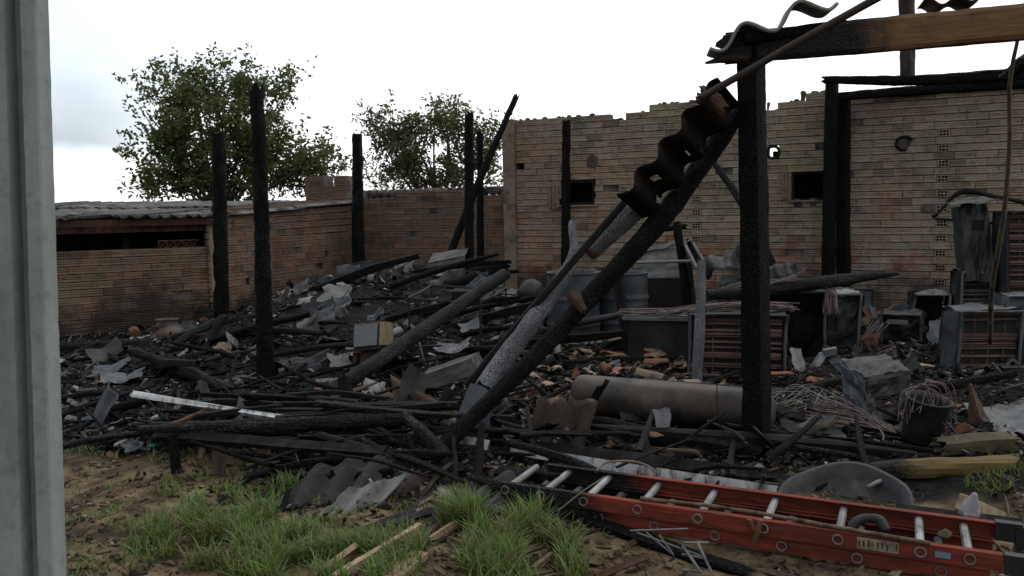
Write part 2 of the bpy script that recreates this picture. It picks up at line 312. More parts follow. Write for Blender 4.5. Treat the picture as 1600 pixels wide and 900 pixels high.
# ------------------------------------------------------------------ mesh building
class MB:
    def __init__(s): s.v = []; s.f = []
    def add(s, vs, fs):
        o = len(s.v); s.v += [tuple(x) for x in vs]; s.f += [tuple(i + o for i in q) for q in fs]; return s
    def box(s, c, a, b, d):      # centre, three half-axis vectors
        c, a, b, d = V(c), V(a), V(b), V(d)
        vs = [c + a * i + b * j + d * k for i in (-1, 1) for j in (-1, 1) for k in (-1, 1)]
        return s.add(vs, [(0, 1, 3, 2), (4, 6, 7, 5), (0, 4, 5, 1), (2, 3, 7, 6), (0, 2, 6, 4), (1, 5, 7, 3)])
    def bar(s, p0, p1, wv, hv):  # box between two points with half-width vectors
        p0, p1 = V(p0), V(p1); return s.box((p0 + p1) / 2, (p1 - p0) / 2, V(wv), V(hv))
    def tube(s, pts, rad, seg=8, cap=True, rough=0., sd=0.):
        pts = [V(p) for p in pts]; n = len(pts)
        rad = [rad] * n if isinstance(rad, (int, float)) else rad
        o = len(s.v); up = V((.13, .21, .97))
        for i, p in enumerate(pts):
            t = (pts[min(n - 1, i + 1)] - pts[max(0, i - 1)]).normalized()
            if abs(t.dot(up)) > .95: up = V((.93, .2, .1))
            a = t.cross(up).normalized(); b = t.cross(a)
            for k in range(seg):
                th = 2 * math.pi * k / seg; r = rad[i]
                if rough: r *= 1 + rough * noise.noise(p * 14 + V((math.cos(th), math.sin(th), sd)) * 1.3)
                s.v.append(tuple(p + a * (math.cos(th) * r) + b * (math.sin(th) * r)))
        for i in range(n - 1):
            for k in range(seg):
                k2 = (k + 1) % seg
                s.f.append((o + i * seg + k, o + i * seg + k2, o + (i + 1) * seg + k2, o + (i + 1) * seg + k))
        if cap:
            s.f.append(tuple(o + k for k in range(seg))[::-1]); s.f.append(tuple(o + (n - 1) * seg + k for k in range(seg)))
        return s
    def lathe(s, prof, org, ax=V((0, 0, 1)), seg=28, squash=1., dent=0.):
        ax = V(ax).normalized(); a = ax.orthogonal().normalized(); b = ax.cross(a); o = len(s.v); org = V(org); n = len(prof)
        for r, h in prof:
            for k in range(seg):
                th = 2 * math.pi * k / seg; q = r
                if dent: q *= 1 + dent * noise.noise(V((math.cos(th) * 1.6, math.sin(th) * 1.6, h * 3 + org.x)))
                s.v.append(tuple(org + ax * h + a * (math.cos(th) * q) + b * (math.sin(th) * q * squash)))
        for i in range(n - 1):
            for k in range(seg):
                k2 = (k + 1) % seg
                s.f.append((o + i * seg + k, o + i * seg + k2, o + (i + 1) * seg + k2, o + (i + 1) * seg + k))
        return s
    def sheet(s, fn, nu, nv, t, skip=None):   # thin solid sheet: fn(u,v)->Vector, holes where skip(u,v)
        pts = [[V(fn(i / nu, j / nv)) for j in range(nv + 1)] for i in range(nu + 1)]
        nr = [[None] * (nv + 1) for _ in range(nu + 1)]
        for i in range(nu + 1):
            for j in range(nv + 1):
                du = pts[min(nu, i + 1)][j] - pts[max(0, i - 1)][j]; dv = pts[i][min(nv, j + 1)] - pts[i][max(0, j - 1)]
                c = du.cross(dv); nr[i][j] = c.normalized() if c.length > 1e-9 else V((0, 0, 1))
        o = len(s.v); W = nv + 1; T = (nu + 1) * W
        for k in (.5, -.5):
            for i in range(nu + 1):
                for j in range(nv + 1): s.v.append(tuple(pts[i][j] + nr[i][j] * (t * k)))
        on = [[not (skip and skip((i + .5) / nu, (j + .5) / nv)) for j in range(nv)] for i in range(nu)]
        I = lambda i, j, k: o + k * T + i * W + j
        def has(i, j): return 0 <= i < nu and 0 <= j < nv and on[i][j]
        for i in range(nu):
            for j in range(nv):
                if not on[i][j]: continue
                s.f.append((I(i, j, 0), I(i + 1, j, 0), I(i + 1, j + 1, 0), I(i, j + 1, 0)))
                s.f.append((I(i, j, 1), I(i, j + 1, 1), I(i + 1, j + 1, 1), I(i + 1, j, 1)))
                if not has(i - 1, j): s.f.append((I(i, j, 0), I(i, j + 1, 0), I(i, j + 1, 1), I(i, j, 1)))
                if not has(i + 1, j): s.f.append((I(i + 1, j, 0), I(i + 1, j, 1), I(i + 1, j + 1, 1), I(i + 1, j + 1, 0)))
                if not has(i, j - 1): s.f.append((I(i, j, 0), I(i, j, 1), I(i + 1, j, 1), I(i + 1, j, 0)))
                if not has(i, j + 1): s.f.append((I(i, j + 1, 0), I(i + 1, j + 1, 0), I(i + 1, j + 1, 1), I(i, j + 1, 1)))
        return s
    def mesh(s, name, m, smooth=False, off=None):
        me = bpy.data.meshes.new(name)
        vs = s.v if off is None else [(x - off.x, y - off.y, z - off.z) for x, y, z in s.v]
        me.from_pydata(vs, [], s.f); me.materials.append(MT[m] if isinstance(m, str) else m)
        if smooth: me.polygons.foreach_set('use_smooth', [True] * len(me.polygons))
        me.update(); return me
def rag(a, b, sd):
    x, y = a - .5, b - .5; th = math.atan2(y, x); c_, s_ = math.cos(th), math.sin(th)
    k = .9 + .34 * noise.noise(V((c_ * 1.2, s_ * 1.2, sd))) + .11 * noise.noise(V((c_ * 4., s_ * 4., sd + 4)))
    return x * k, y * k
WL = {}
def tag(o, label=None, cat=None, group=None, kind=None):
    if label: o['label'] = label
    if cat: o['category'] = cat
    if group: o['group'] = group
    if kind: o['kind'] = kind
    return o
def thing(name, label, cat, loc, group=None):
    o = bpy.data.objects.new(name, None); COL.objects.link(o); o.location = loc; o.empty_display_size = .1
    WL[o.name] = V(loc); return tag(o, label, cat, group)
def part(name, mb, m, parent, smooth=False, label=None, kind=None):
    o = bpy.data.objects.new(name, mb.mesh(name, m, smooth)); COL.objects.link(o)
    o.parent = parent; o.location = -WL[parent.name]; WL[o.name] = V((0, 0, 0)); return tag(o, label, None, None, kind)
def solo(name, mb, m, label=None, cat=None, group=None, kind=None, smooth=False, center=True):
    a = np.array(mb.v); c = V(((a[:, 0].min() + a[:, 0].max()) / 2, (a[:, 1].min() + a[:, 1].max()) / 2, a[:, 2].min())) if center else V((0, 0, 0))
    o = bpy.data.objects.new(name, mb.mesh(name, m, smooth, c)); COL.objects.link(o); o.location = c; WL[o.name] = c.copy()
    return tag(o, label, cat, group, kind)
def spline(pts, per=8):
    pts = [V(p) for p in pts]
    if len(pts) == 2: return [pts[0].lerp(pts[1], i / per) for i in range(per + 1)]
    out = []
    q = [pts[0] * 2 - pts[1]] + pts + [pts[-1] * 2 - pts[-2]]
    for i in range(1, len(q) - 2):
        for k in range(per):
            t = k / per
            out.append(.5 * ((2 * q[i]) + (q[i + 1] - q[i - 1]) * t + (2 * q[i - 1] - 5 * q[i] + 4 * q[i + 1] - q[i + 2]) * t * t + (3 * q[i] - q[i - 1] - 3 * q[i + 1] + q[i + 2]) * t ** 3))
    out.append(pts[-1]); return out
SEED = [0]
def timber(name, pts, wid, m, label=None, cat=None, group=None, sq=0., asp=1., seg=14, step=.035, rough=.14, jag=(.06, .06), parent=None, roll=0., bite=.3, smooth=False):
    """log or squared beam: world points, full widths; local Z runs along it, origin at its first point"""
    SEED[0] += 1; sd = SEED[0] * 7.31
    pts = [V(p) for p in pts]; L = (pts[-1] - pts[0]).length
    z = (pts[-1] - pts[0]).normalized(); x = z.orthogonal() if abs(z.z) > .9 else z.cross(V((0, 0, 1)))
    x.normalize(); y = z.cross(x)
    Mx = Matrix((x, y, z)).transposed().to_4x4() @ Matrix.Rotation(roll, 4, 'Z'); Mx.translation = pts[0]; Mi = Mx.inverted()
    n = max(4, int(L / step)); cp = spline([Mi @ p for p in pts], max(2, n // (len(pts) - 1))); n = len(cp)
    vs = []; fs = []
    for i, p in enumerate(cp):
        t = i / (n - 1); f = t * (len(wid) - 1); k = min(len(wid) - 2, int(f)); r = .5 * (wid[k] + (wid[k + 1] - wid[k]) * (f - k))
        for s in range(seg):
            th = 2 * math.pi * (s + .5) / seg; cx, sy = math.cos(th), math.sin(th)
            q = 1.
            if sq: q = 1 / max(abs(cx), abs(sy)) ** sq * (1 - .05 * sq)
            nn = noise.noise(V((cx * 1.1, sy * 1.1, p.z * 5 + sd))) + .6 * noise.noise(V((cx * 3.5, sy * 3.5, p.z * 22 + sd)))
            bt = max(0, noise.noise(V((cx * 1.2 + 9, sy * 1.2, p.z * 3.2 + sd))) - .28) * bite * 2
            rr = r * q * (1 + rough * nn - bt)
            dz = 0
            if i == 0: dz = -jag[0] * (.5 + noise.noise(V((cx * 2.2, sy * 2.2, sd))))
            if i == n - 1: dz = jag[1] * (.5 + noise.noise(V((cx * 2.2, sy * 2.2, sd + 5))))
            vs.append((p.x + cx * rr, p.y + sy * rr * asp, p.z + dz))
    for i in range(n - 1):
        for s in range(seg):
            s2 = (s + 1) % seg; fs.append((i * seg + s, i * seg + s2, (i + 1) * seg + s2, (i + 1) * seg + s))
    vs.append(tuple(cp[0] + V((0, 0, jag[0] * .3)))); vs.append(tuple(cp[-1] - V((0, 0, jag[1] * .3)))); a = len(vs) - 2
    for s in range(seg):
        s2 = (s + 1) % seg; fs.append((a, s2, s)); fs.append((a + 1, (n - 1) * seg + s, (n - 1) * seg + s2))
    me = bpy.data.meshes.new(name); me.from_pydata(vs, [], fs); me.materials.append(MT[m] if isinstance(m, str) else m)
    if smooth: me.polygons.foreach_set('use_smooth', [True] * len(me.polygons))
    o = bpy.data.objects.new(name, me); COL.objects.link(o)
    if parent is not None:
        o.parent = parent; o.matrix_basis = Matrix.Translation(-WL[parent.name]) @ Mx; WL[o.name] = Mx.translation.copy(); return tag(o, label)
    o.matrix_world = Mx; return tag(o, label, cat, group)
def TL(name, label, cat, pp, wpx, m, **k):
    """timber from picture points (px, py, depth) with widths in photo pixels"""
    return timber(name, [P(*q) for q in pp], [w_ * pp[min(len(pp) - 1, i * (len(pp) - 1) // max(1, len(wpx) - 1))][2] / F for i, w_ in enumerate(wpx)], m, label, cat, **k)
# ------------------------------------------------------------------ ground with heaps
HEAPS = [(P(560, 336, 11.8), .46, 1.2), (P(670, 334, 10.6), .42, 1.1), (P(470, 338, 9.6), .28, .9), (P(600, 335, 8.3), .18, .8), (P(330, 340, 8.0), .10, .9),
         (P(500, 338, 5.3), .10, .7), (P(680, 334, 4.9), .08, .5), (P(1450, 320, 9.2), .10, .9), (P(1585, 318, 4.3), .12, .35), (P(900, 330, 9.0), .05, .8)]
def Hh(x, y):
    h = .03 * noise.noise(V((x * 1.1, y * 1.1, 2.))) + .018 * noise.noise(V((x * 4.3, y * 4.3, 7.))) + .007 * noise.noise(V((x * 15, y * 15, 1.)))
    for c, a, s in HEAPS: h += a * math.exp(-((x - c.x) ** 2 + (y - c.y) ** 2) / (2 * s * s))
    return h
def axis(lo, hi, step, far):
    a = list(np.arange(lo, hi + 1e-6, step)); d = step
    up = [hi]; dn = [lo]
    while up[-1] < far: d *= 1.5; up.append(up[-1] + d)
    d = step
    while dn[-1] > -far: d *= 1.5; dn.append(dn[-1] - d)
    return dn[:0:-1] + a + up[1:]
gx = axis(-5.5, 7.5, .055, 1500); gyy = axis(1.6, 15, .055, 1500)
gm = MB(); gm.v = [(x, y, Hh(x, y) if (-9 < x < 11 and -2 < y < 19) else -.02) for x in gx for y in gyy]
ny = len(gyy); gm.f = [(i * ny + j, (i + 1) * ny + j, (i + 1) * ny + j + 1, i * ny + j + 1) for i in range(len(gx) - 1) for j in range(ny - 1)]
solo('ground', gm, 'ground', kind='structure', smooth=True, center=False)
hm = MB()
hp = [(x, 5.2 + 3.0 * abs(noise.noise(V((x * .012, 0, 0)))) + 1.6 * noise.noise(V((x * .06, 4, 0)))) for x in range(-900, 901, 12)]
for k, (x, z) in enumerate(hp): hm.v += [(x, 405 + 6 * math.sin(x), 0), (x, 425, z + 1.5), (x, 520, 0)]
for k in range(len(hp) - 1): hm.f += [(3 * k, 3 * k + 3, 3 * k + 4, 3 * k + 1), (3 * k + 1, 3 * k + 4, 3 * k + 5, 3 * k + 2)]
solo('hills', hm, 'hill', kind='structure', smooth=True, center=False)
# ------------------------------------------------------------------ brick walls
class Fr:
    def __init__(s, A, B):
        s.O = V((A.x, A.y, 0)); s.U = V((B.x - A.x, B.y - A.y, 0)); s.L = s.U.length; s.U.normalize()
        s.N = V((s.U.y, -s.U.x, 0))          # towards the camera
    def p(s, u, z, out=0.): return s.O + s.U * u + V((0, 0, z)) + s.N * out
    def uz(s, px, py):
        r = ray(px, py); t = (s.O - CAM).dot(s.N) / r.dot(s.N); q = CAM + r * t
        return (q - s.O).dot(s.U), q.z
def brick_meshes(m, k=5, h=.087, dep=.06, gd=1.):
    out = []
    for i in range(k):
        rr = random.Random(100 + i); z = [0, .024, .029, .033, .038, .051, .055, .060, .064, .088]; y = [0, 0, .007, .007, 0, 0, .007, .007, 0, 0]
        if i % 3 == 2: y = [0, 0, .004, .004, 0, 0, .003, .003, 0, 0]
        z = [a / .088 * h - h / 2 for a in z]; y = [b * gd for b in y]; vs = []
        for sx in (-.5, .5):
            jx = rr.uniform(-.012, .012)
            for a, b in zip(z, y): vs.append((sx + jx + rr.uniform(-.004, .004), b + rr.uniform(0, .003), a + rr.uniform(-.0015, .0015)))
            vs += [(sx, dep, z[-1]), (sx, dep, z[0])]
        n = 12; fs = [(j, n + j, n + (j + 1) % n, (j + 1) % n) for j in range(n) if j != 10]
        fs += [(0, 9, 10, 11)[:0] or tuple(range(n)), tuple(range(2 * n - 1, n - 1, -1))]
        fs = [tuple(reversed(f)) for f in fs]
        me = bpy.data.meshes.new('brick'); me.from_pydata(vs, [], fs); me.materials.append(MT[m]); me.update(); out.append(me)
    return out
def brick_wall(fr, u0, u1, top, label, mkey, openings=(), nparts=300, Lb=.25, Hc=.10, th=.16, name='brick_wall', zmin=0., fan=None, ends=(), seed=1, group=None, miss=.012):
    rr = random.Random(seed); root = thing(name, label, 'wall', fr.p(u0, 0), group)
    base = WL[root.name]; me = brick_meshes(mkey, gd=1.0 if mkey == 'brickA' else 2.0); core = MB(); bricks = []
    fanz = fan or (lambda r, s: (r * Hc, 0.))
    r = 0
    while r * Hc < 4:
        zc = r * Hc + Hc / 2
        if zc < zmin: r += 1; continue
        segs = []; a = u0 - (r % 2) * Lb / 2 + rr.uniform(-.015, .015)
        while a < u1:
            b = a + Lb; x0, x1 = max(a, u0), min(b, u1); a = b
            iv = [(x0, x1)]
            for (oa, ob, za, zb) in openings:
                if za < zc < zb: iv = [q for (p0, p1) in iv for q in ((p0, min(p1, oa)), (max(p0, ob), p1)) if q[1] - q[0] > .02]
            for (p0, p1) in iv:
                if p1 - p0 < .035: continue
                mid = (p0 + p1) / 2; zz, sl = fanz(r, (mid - u0) / (u1 - u0))
                if zz + Hc * .6 > top(mid): continue
                segs.append((p0, p1, zz, sl))
        for (p0, p1, zz, sl) in segs:
            cz = zz + Hc / 2; mid = (p0 + p1) / 2
            core.box(fr.p(mid, cz, -th / 2 - .022), fr.U * ((p1 - p0) / 2), fr.N * (th / 2), V((0, 0, Hc / 2 + .012 * (sl != 0))))
            if rr.random() < miss: continue
            isend = any(abs(mid - e) < .07 and r % 2 == k for e, k in ends)
            bricks.append((p0, p1, cz, sl, isend))
        r += 1
    part('mortar_core', core, 'mortar', root)
    def key(b):
        x, y, d = proj(fr.p((b[0] + b[1]) / 2, b[2])); vis = 0 <= x <= 1600 and 0 <= y <= 560
        return (not vis, d / max(.05, b[1] - b[0]) if True else 0)
    bricks.sort(key=key); rest = MB()
    for i, (p0, p1, cz, sl, isend) in enumerate(bricks):
        me_ = me[rr.randrange(len(me))]; out = rr.uniform(-.004, .004) + (.012 if rr.random() < .02 else 0)
        ux = (fr.U + V((0, 0, sl + rr.uniform(-.006, .006)))).normalized(); zx = ux.cross(-fr.N)
        Mx = Matrix((ux * (p1 - p0 - rr.uniform(.001, .008)), -fr.N, zx)).transposed().to_4x4()
        Mx.translation = fr.p((p0 + p1) / 2 + rr.uniform(-.002, .002), cz + rr.uniform(-.002, .002), out)
        if i < nparts:
            o = bpy.data.objects.new('brick', me_); COL.objects.link(o); o.parent = root; Mx.translation -= base; o.matrix_basis = Mx
        else:
            rest.add([Mx @ v.co for v in me_.vertices], [tuple(p.vertices) for p in me_.polygons])
    if rest.v: part('brickwork', rest, mkey, root, kind='stuff')
    return root
# tall back wall
WA, WB = P(800, 332, 13.36), P(1470, yh(1470), 10.78)
FB = Fr(WA, WB)
tops = [FB.uz(x, y) for x, y in [(795, 184), (870, 180), (938, 175), (944, 188), (962, 188), (970, 178), (985, 171), (1060, 163), (1120, 160), (1160, 158), (1196, 155), (1200, 168), (1222, 168), (1230, 161), (1248, 152), (1262, 148), (1290, 148), (1330, 146), (1400, 145), (1450, 142), (1600, 134), (1800, 122)]]
def topf(u):
    return float(np.interp(u, [t[0] for t in tops], [t[1] for t in tops]))
def opn(fr, x0, y0, x1, y1):
    a, zb = fr.uz(x0, y0); b, za = fr.uz(x1, y1); return (a, b, round(za / .1) * .1, round(zb / .1) * .1)
o1 = opn(FB, 876, 281, 929, 322); o2 = opn(FB, 1237, 266, 1292, 311)
o3 = opn(FB, 806, 252, 819, 264); o4 = opn(FB, 1201, 228, 1217, 248); o5 = opn(FB, 940, 248, 951, 258)
ue = [FB.uz(1088, 330)[0], FB.uz(1471, 345)[0]]
zcols = []
UR = FB.uz(1790, 300)[0]
# columns of perforated brick ends: openings kept for them, filled with end bricks
def holes_for(ux, zlo, zhi):
    r0 = int(zlo / .1); return [(ux - .075, ux + .075, r * .1, r * .1 + .1) for r in range(r0, int(zhi / .1)) if r % 2 == 0]
HE = holes_for(ue[0], .9, 2.0) + holes_for(ue[1], .3, 2.6)
bw = brick_wall(FB, .08, UR, topf, 'tall buff brick wall with a ragged top and two small window holes', 'brickA', [o1, o2, o3, o4] + HE, 300, seed=3)
eb = MB()     # one perforated brick end: frame with six square holes
def end_brick():
    m = MB(); w_, h_ = .142, .09; xs = [-.071, -.055, -.025, -.0150, .015, .025, .055, .071]; zs = [-.045, -.034, -.006, .006, .034, .045]
    for i in range(7):
        for j in range(5):
            hole = i in (1, 3, 5) and j in (1, 3); x0, x1, z0, z1 = xs[i], xs[i + 1], zs[j], zs[j + 1]
            if hole:
                y = .1
                m.add([(x0, 0, z0), (x1, 0, z0), (x1, 0, z1), (x0, 0, z1), (x0, y, z0), (x1, y, z0), (x1, y, z1), (x0, y, z1)], [(0, 4, 5, 1), (1, 5, 6, 2), (2, 6, 7, 3), (3, 7, 4, 0), (4, 7, 6, 5)])
            else: m.add([(x0, 0, z0), (x1, 0, z0), (x1, 0, z1), (x0, 0, z1)], [(0, 1, 2, 3)])
    m.box((0, .11, 0), (.074, 0, 0), (0, .008, 0), (0, 0, .05))
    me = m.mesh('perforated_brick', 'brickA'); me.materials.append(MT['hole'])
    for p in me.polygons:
        if p.center.y > .01: p.material_index = 1  # insides of the holes painted black to deepen their shade
    return me
ebm = end_brick()
for (a, b, za, zb) in HE:
    o = bpy.data.objects.new('perforated_brick', ebm); COL.objects.link(o); o.parent = bw
    Mx = Matrix((FB.U, -FB.N, V((0, 0, 1)))).transposed().to_4x4(); Mx.translation = FB.p((a + b) / 2, (za + zb) / 2, .002) - WL[bw.name]; o.matrix_basis = Mx
def frame_window(fr, o, root, wd=.045, mk='soft'):
    a, b, z0, z1 = o; m = MB(); dp = .06
    for (c, hx, hz) in (((a + b) / 2, (b - a) / 2, 0), ):
        m.box(fr.p(c, z1 - wd / 2, -.08), fr.U * hx, fr.N * dp, V((0, 0, wd / 2))); m.box(fr.p(c, z0 + wd / 2, -.08), fr.U * hx, fr.N * dp, V((0, 0, wd / 2)))
    m.box(fr.p(a + wd / 2, (z0 + z1) / 2, -.081), fr.U * (wd / 2), fr.N * dp, V((0, 0, (z1 - z0) / 2 - wd))); m.box(fr.p(b - wd / 2, (z0 + z1) / 2, -.081), fr.U * (wd / 2), fr.N * dp, V((0, 0, (z1 - z0) / 2 - wd)))
    part('window_frame', m, mk, root)
frame_window(FB, o1, bw); frame_window(FB, o2, bw, .03)
sm_ = MB()
for o in (o1, o2): sm_.box(FB.p((o[0] + o[1]) / 2, o[2] - .012, .012), FB.U * ((o[1] - o[0]) / 2 + .06), FB.N * .02, V((0, 0, .012)))
part('window_sill', sm_, 'render', bw)
hb = MB(); hb.box(FB.p((o3[0] + o3[1]) / 2, (o3[2] + o3[3]) / 2, -.19), FB.U * .12, FB.N * .008, V((0, 0, .1))); u, z = FB.uz(1212, 241); hb.box(FB.p(u + .03, z - .02, -.2), (FB.U * .09), FB.N * .008, V((0, 0, .075))); part('shade_plate', hb, 'hole', bw)  # black plates added behind two wall holes to keep them dark
u, z = FB.uz(1208, 238); rm = MB(); rm.tube([FB.p(u + math.cos(t) * .085, z + math.sin(t) * .085, -.01) for t in np.linspace(0, 2 * math.pi, 25)], .022, 6); part('hole_ring', rm, 'hole', bw)  # black ring set round the bright square hole
# rendered jamb infills beside the windows and a broken patch
pm = MB()
def blob(m, c, a, b, n, r0, sd, t=.012, seg=16):
    vs = [c + n * t]
    for k in range(seg):
        th = 2 * math.pi * k / seg; q = r0 * (1 + .35 * noise.noise(V((math.cos(th) * 1.7, math.sin(th) * 1.7, sd))))
        vs.append(c + (a * math.cos(th) + b * math.sin(th)) * q * .8 + n * (t * .8))
    for k in range(seg):
        th = 2 * math.pi * k / seg; q = r0 * (1 + .35 * noise.noise(V((math.cos(th) * 1.7, math.sin(th) * 1.7, sd))))
        vs.append(c + (a * math.cos(th) + b * math.sin(th)) * q - n * .02)
    fs = []
    for k in range(seg):
        k2 = (k + 1) % seg; fs += [(0, 1 + k, 1 + k2), (1 + k, 1 + seg + k, 1 + seg + k2, 1 + k2)]
    m.add(vs, fs)
for px, py, r_, sdd in ((925, 252, .12, 1), (1413, 224, .09, 2), (880, 262, .07, 4), (1247, 318, .07, 6), (1270, 316, .06, 8), (1450, 325, .09, 9)):
    u, z = FB.uz(px, py); blob(pm, FB.p(u, z), FB.U, V((0, 0, 1)), FB.N, r_, sdd * 3.3)
part('mortar_patch', pm, 'mortar', bw)
ring = MB(); u, z = FB.uz(1413, 224)
rp = [FB.p(u + math.cos(t) * .1, z + math.sin(t) * .09, .012) for t in np.linspace(.4, 2 * math.pi - 1.2, 16)]
ring.tube(rp, [.018 + .01 * noise.noise(V((i, 0, 0))) for i in range(16)], 6, True, .3); part('scorched_ring', ring, 'hole', bw)
for nm, x0, x1, y0, y1 in (('jamb_brick', 857, 874, 290, 326), ('jamb_brick', 1221, 1236, 268, 310)):
    a, zb = FB.uz(x0, y0); b, za = FB.uz(x1, y1); m = MB(); n = 3
    for k in range(n):
        w0 = a + (b - a) * k / n; w1 = a + (b - a) * (k + 1) / n - .008
        m2 = MB(); m2.box(FB.p((w0 + w1) / 2, (za + zb) / 2, .006), FB.U * ((w1 - w0) / 2), FB.N * .012, V((0, 0, (zb - za) / 2))); part(nm, m2, 'brickB', bw)
# rubble lying on the broken wall top
for i in range(54):
    px = R.choice([R.uniform(806, 850), R.uniform(860, 936), R.uniform(946, 968), R.uniform(975, 1100), R.uniform(1196, 1230), R.uniform(1235, 1290)])
    u, _ = FB.uz(px, 170); z = topf(u); m = MB(); s = R.uniform(.02, .05)
    z = math.floor((z - .06) / .1) * .1 + .1
    m.lathe([(0, -.2), (s * .9, -.1 * s), (s, s * .4), (s * .6, s * .9), (0, s)], FB.p(u, z - .004, R.uniform(-.12, -.04)), (R.uniform(-.2, .2), 0, 1), 7, R.uniform(.7, 1.2), .5)
    solo('mortar_lump', m, R.choice(['mortar', 'fibrodark', 'brickB']), 'small broken lump of mortar on top of the tall brick wall', 'mortar lump', 'lumps of mortar along the broken wall top')
# unseen room added behind so that the openings are dark
rb = thing('added_rear_room', 'low unseen room added behind the tall brick wall to darken its openings', 'building', FB.p(2, 0, -1.4)); m = MB()
for (ua, ub, z1) in ((.3, 7.4, 2.12),):
    m.box(FB.p((ua + ub) / 2, z1 / 2, -1.5), FB.U * ((ub - ua) / 2), FB.N * .08, V((0, 0, z1 / 2)))
    for e in (ua, ub): m.box(FB.p(e, z1 / 2 - .005, -.80), FB.U * .08, FB.N * .62, V((0, 0, z1 / 2 - .005)))
    m3 = MB(); m3.box(FB.p((ua + ub) / 2, z1 + .03, -.87), FB.U * ((ub - ua) / 2 + .1), FB.N * .69, V((0, 0, .028)))
part('wall', m, 'brickB', rb); part('roof', m3, 'fibro', rb)
# lower back wall, left of the concrete pillar
CORN = FB.uz(552, 336)[0]
zt2 = FB.uz(700, 300)[1]
rw = brick_wall(FB, CORN - .03, -.12, lambda u: zt2 + .02 * math.sin(u * 3), 'lower dull red brick wall with scalloped mortar along its top', 'brickC', [opn(FB, 612, 304, 619, 311)], 300, seed=5)
cap = MB(); n = 15
for k in range(int((-.12 - CORN) / .15)):
    u = CORN + .1 + k * .15 + R.uniform(-.02, .02)
    if u > -.2: break
    z0 = math.floor((zt2 - .06) / .1) * .1 + .1 - .02
    cap.lathe([(.075, -.19), (.076, -.02), (.07, 0), (0, .012)], FB.p(u, z0, -.2), FB.N, 14, 1, .25)
part('mortar_scallop', cap, 'mortar', rw)
# concrete pillar between the two
pl = MB(); u0_, u1_ = FB.uz(788, 300)[0], FB.uz(806, 300)[0]; zt = FB.uz(797, 187)[1]
def colf(u, v):
    return None
for k in range(16):
    z0, z1 = zt * k / 16, zt * (k + 1) / 16
    pl.box(FB.p((u0_ + u1_) / 2 + .004 * noise.noise(V((k, 0, 0))), (z0 + z1) / 2, -.055 + .006 * noise.noise(V((k * 1.7, 3, 0)))), FB.U * ((u1_ - u0_) / 2), FB.N * .1, V((0, 0, (z1 - z0) / 2)))
solo('concrete_pillar', pl, 'render', 'rendered concrete pillar where the low wall meets the tall wall', 'pillar')
# side wall running towards the camera, then the low front wall
SBp = FB.p(CORN, 0); SA = P(346, 340, 11.35); FS = Fr(V((SA.x, SA.y, 0)), SBp)
def fan(r, s):
    if r < 11: return r * .1, 0.
    g = .032 * s; return 1.1 + (r - 11) * (.088 + g), (r - 11) * .032 / FS.L
brick_wall(FS, .0, FS.L + .02, lambda u: FS.uz(357, 327)[1] + (FS.uz(545, 311)[1] - FS.uz(357, 327)[1]) * u / FS.L, 'side brick wall running back to the corner under the shed roof edge', 'brickC', [opn(FS, 384, 436, 391, 444), opn(FS, 508, 392, 514, 398)], 300, seed=8, fan=fan)
FA_, FL_ = P(333, 340, 11.3), P(30, 345, 10.05); FF = Fr(V((FL_.x, FL_.y, 0)), V((FA_.x, FA_.y, 0)))
zl = FF.uz(200, 393)[1]
brick_wall(FF, 0, FF.L - .1, lambda u: zl + .02, 'low sooty brick wall under the dark opening of the shed', 'brickD', [], 300, seed=11)
ps = MB(); u0_ = FF.L - .1; zt = FF.uz(330, 336)[1]
pil = thing('brick_pier', 'plastered brick pier at the corner of the low shed', 'pier', FF.p(FF.L - .02, 0))
for k in range(int(zt / .1)):
    m = MB(); m.box(FF.p(FF.L - .02 + R.uniform(-.004, .004), k * .1 + .048, -.06 + R.uniform(-.004, .004)), FF.U * .085, FF.N * .1, V((0, 0, .044))); part('brick', m, 'brickD', pil)
m = MB(); m.box(FF.p(FF.L - .018, .9, .042), FF.U * .06, FF.N * .008, V((0, 0, .44))); part('render_coat', m, 'render', pil)
# ------------------------------------------------------------------ shed with corrugated roof
sh = thing('shed', 'low shed with a corrugated roof and a dark open front', 'shed', FF.p(FF.L / 2, 0, -1.5))
E1 = FF.U * -1; E2 = FS.U.copy(); RO = FF.p(FF.L, 0); zr0, zr1 = FF.uz(250, 335)[1] - .02, FS.uz(545, 311)[1] - .075
def roofp(a, b): return RO + E1 * a + E2 * b + V((0, 0, zr0 + (zr1 - zr0) * b / FS.L))
k = 0; a0 = -.28
while a0 < 4.3:
    a1 = a0 + .98
    for (b0, b1, lift) in ((-.32, 1.75, .012), (1.6, FS.L + .15, 0.03)):
        m = MB(); jj = R.uniform(-.05, .05); tl = R.uniform(-.012, .012)
        def fn(u, v, a0=a0, b0=b0, b1=b1, lift=lift, jj=jj, tl=tl, k=k):
            a = a0 + u * .98; b = b0 + (b1 - b0) * v + (jj + .06 * noise.noise(V((a * 4, k, 0)))) * (1 - v) * (b0 < 0)
            return roofp(a, b) + V((0, 0, lift + .004 * (k % 2) + .024 * math.cos(a / .165 * 2 * math.pi) + tl * u + .012 * noise.noise(V((a * 2, b * 2, 1)))))
        m.sheet(fn, 48, 6, .007, (lambda u, v: v < .16 and noise.noise(V((u * 5 + k * 3, v * 3, 0))) > .28) if b0 < 0 else None)
        part('roof_sheet', m, 'fibroroof', sh, True)
    a0 += .93; k += 1
m = MB(); m.box(roofp(2.2, -.16) + V((0, 0, -.075)), E1 * 2.3, FF.N * .015, V((0, 0, .045))); part('fascia_board', m, 'redwood', sh)
m = MB(); m.box(roofp(2.2, .1) + V((0, 0, -.17)), E1 * 2.3, FF.N * .02, V((0, 0, .05))); part('fascia_board', m, 'redwood', sh)
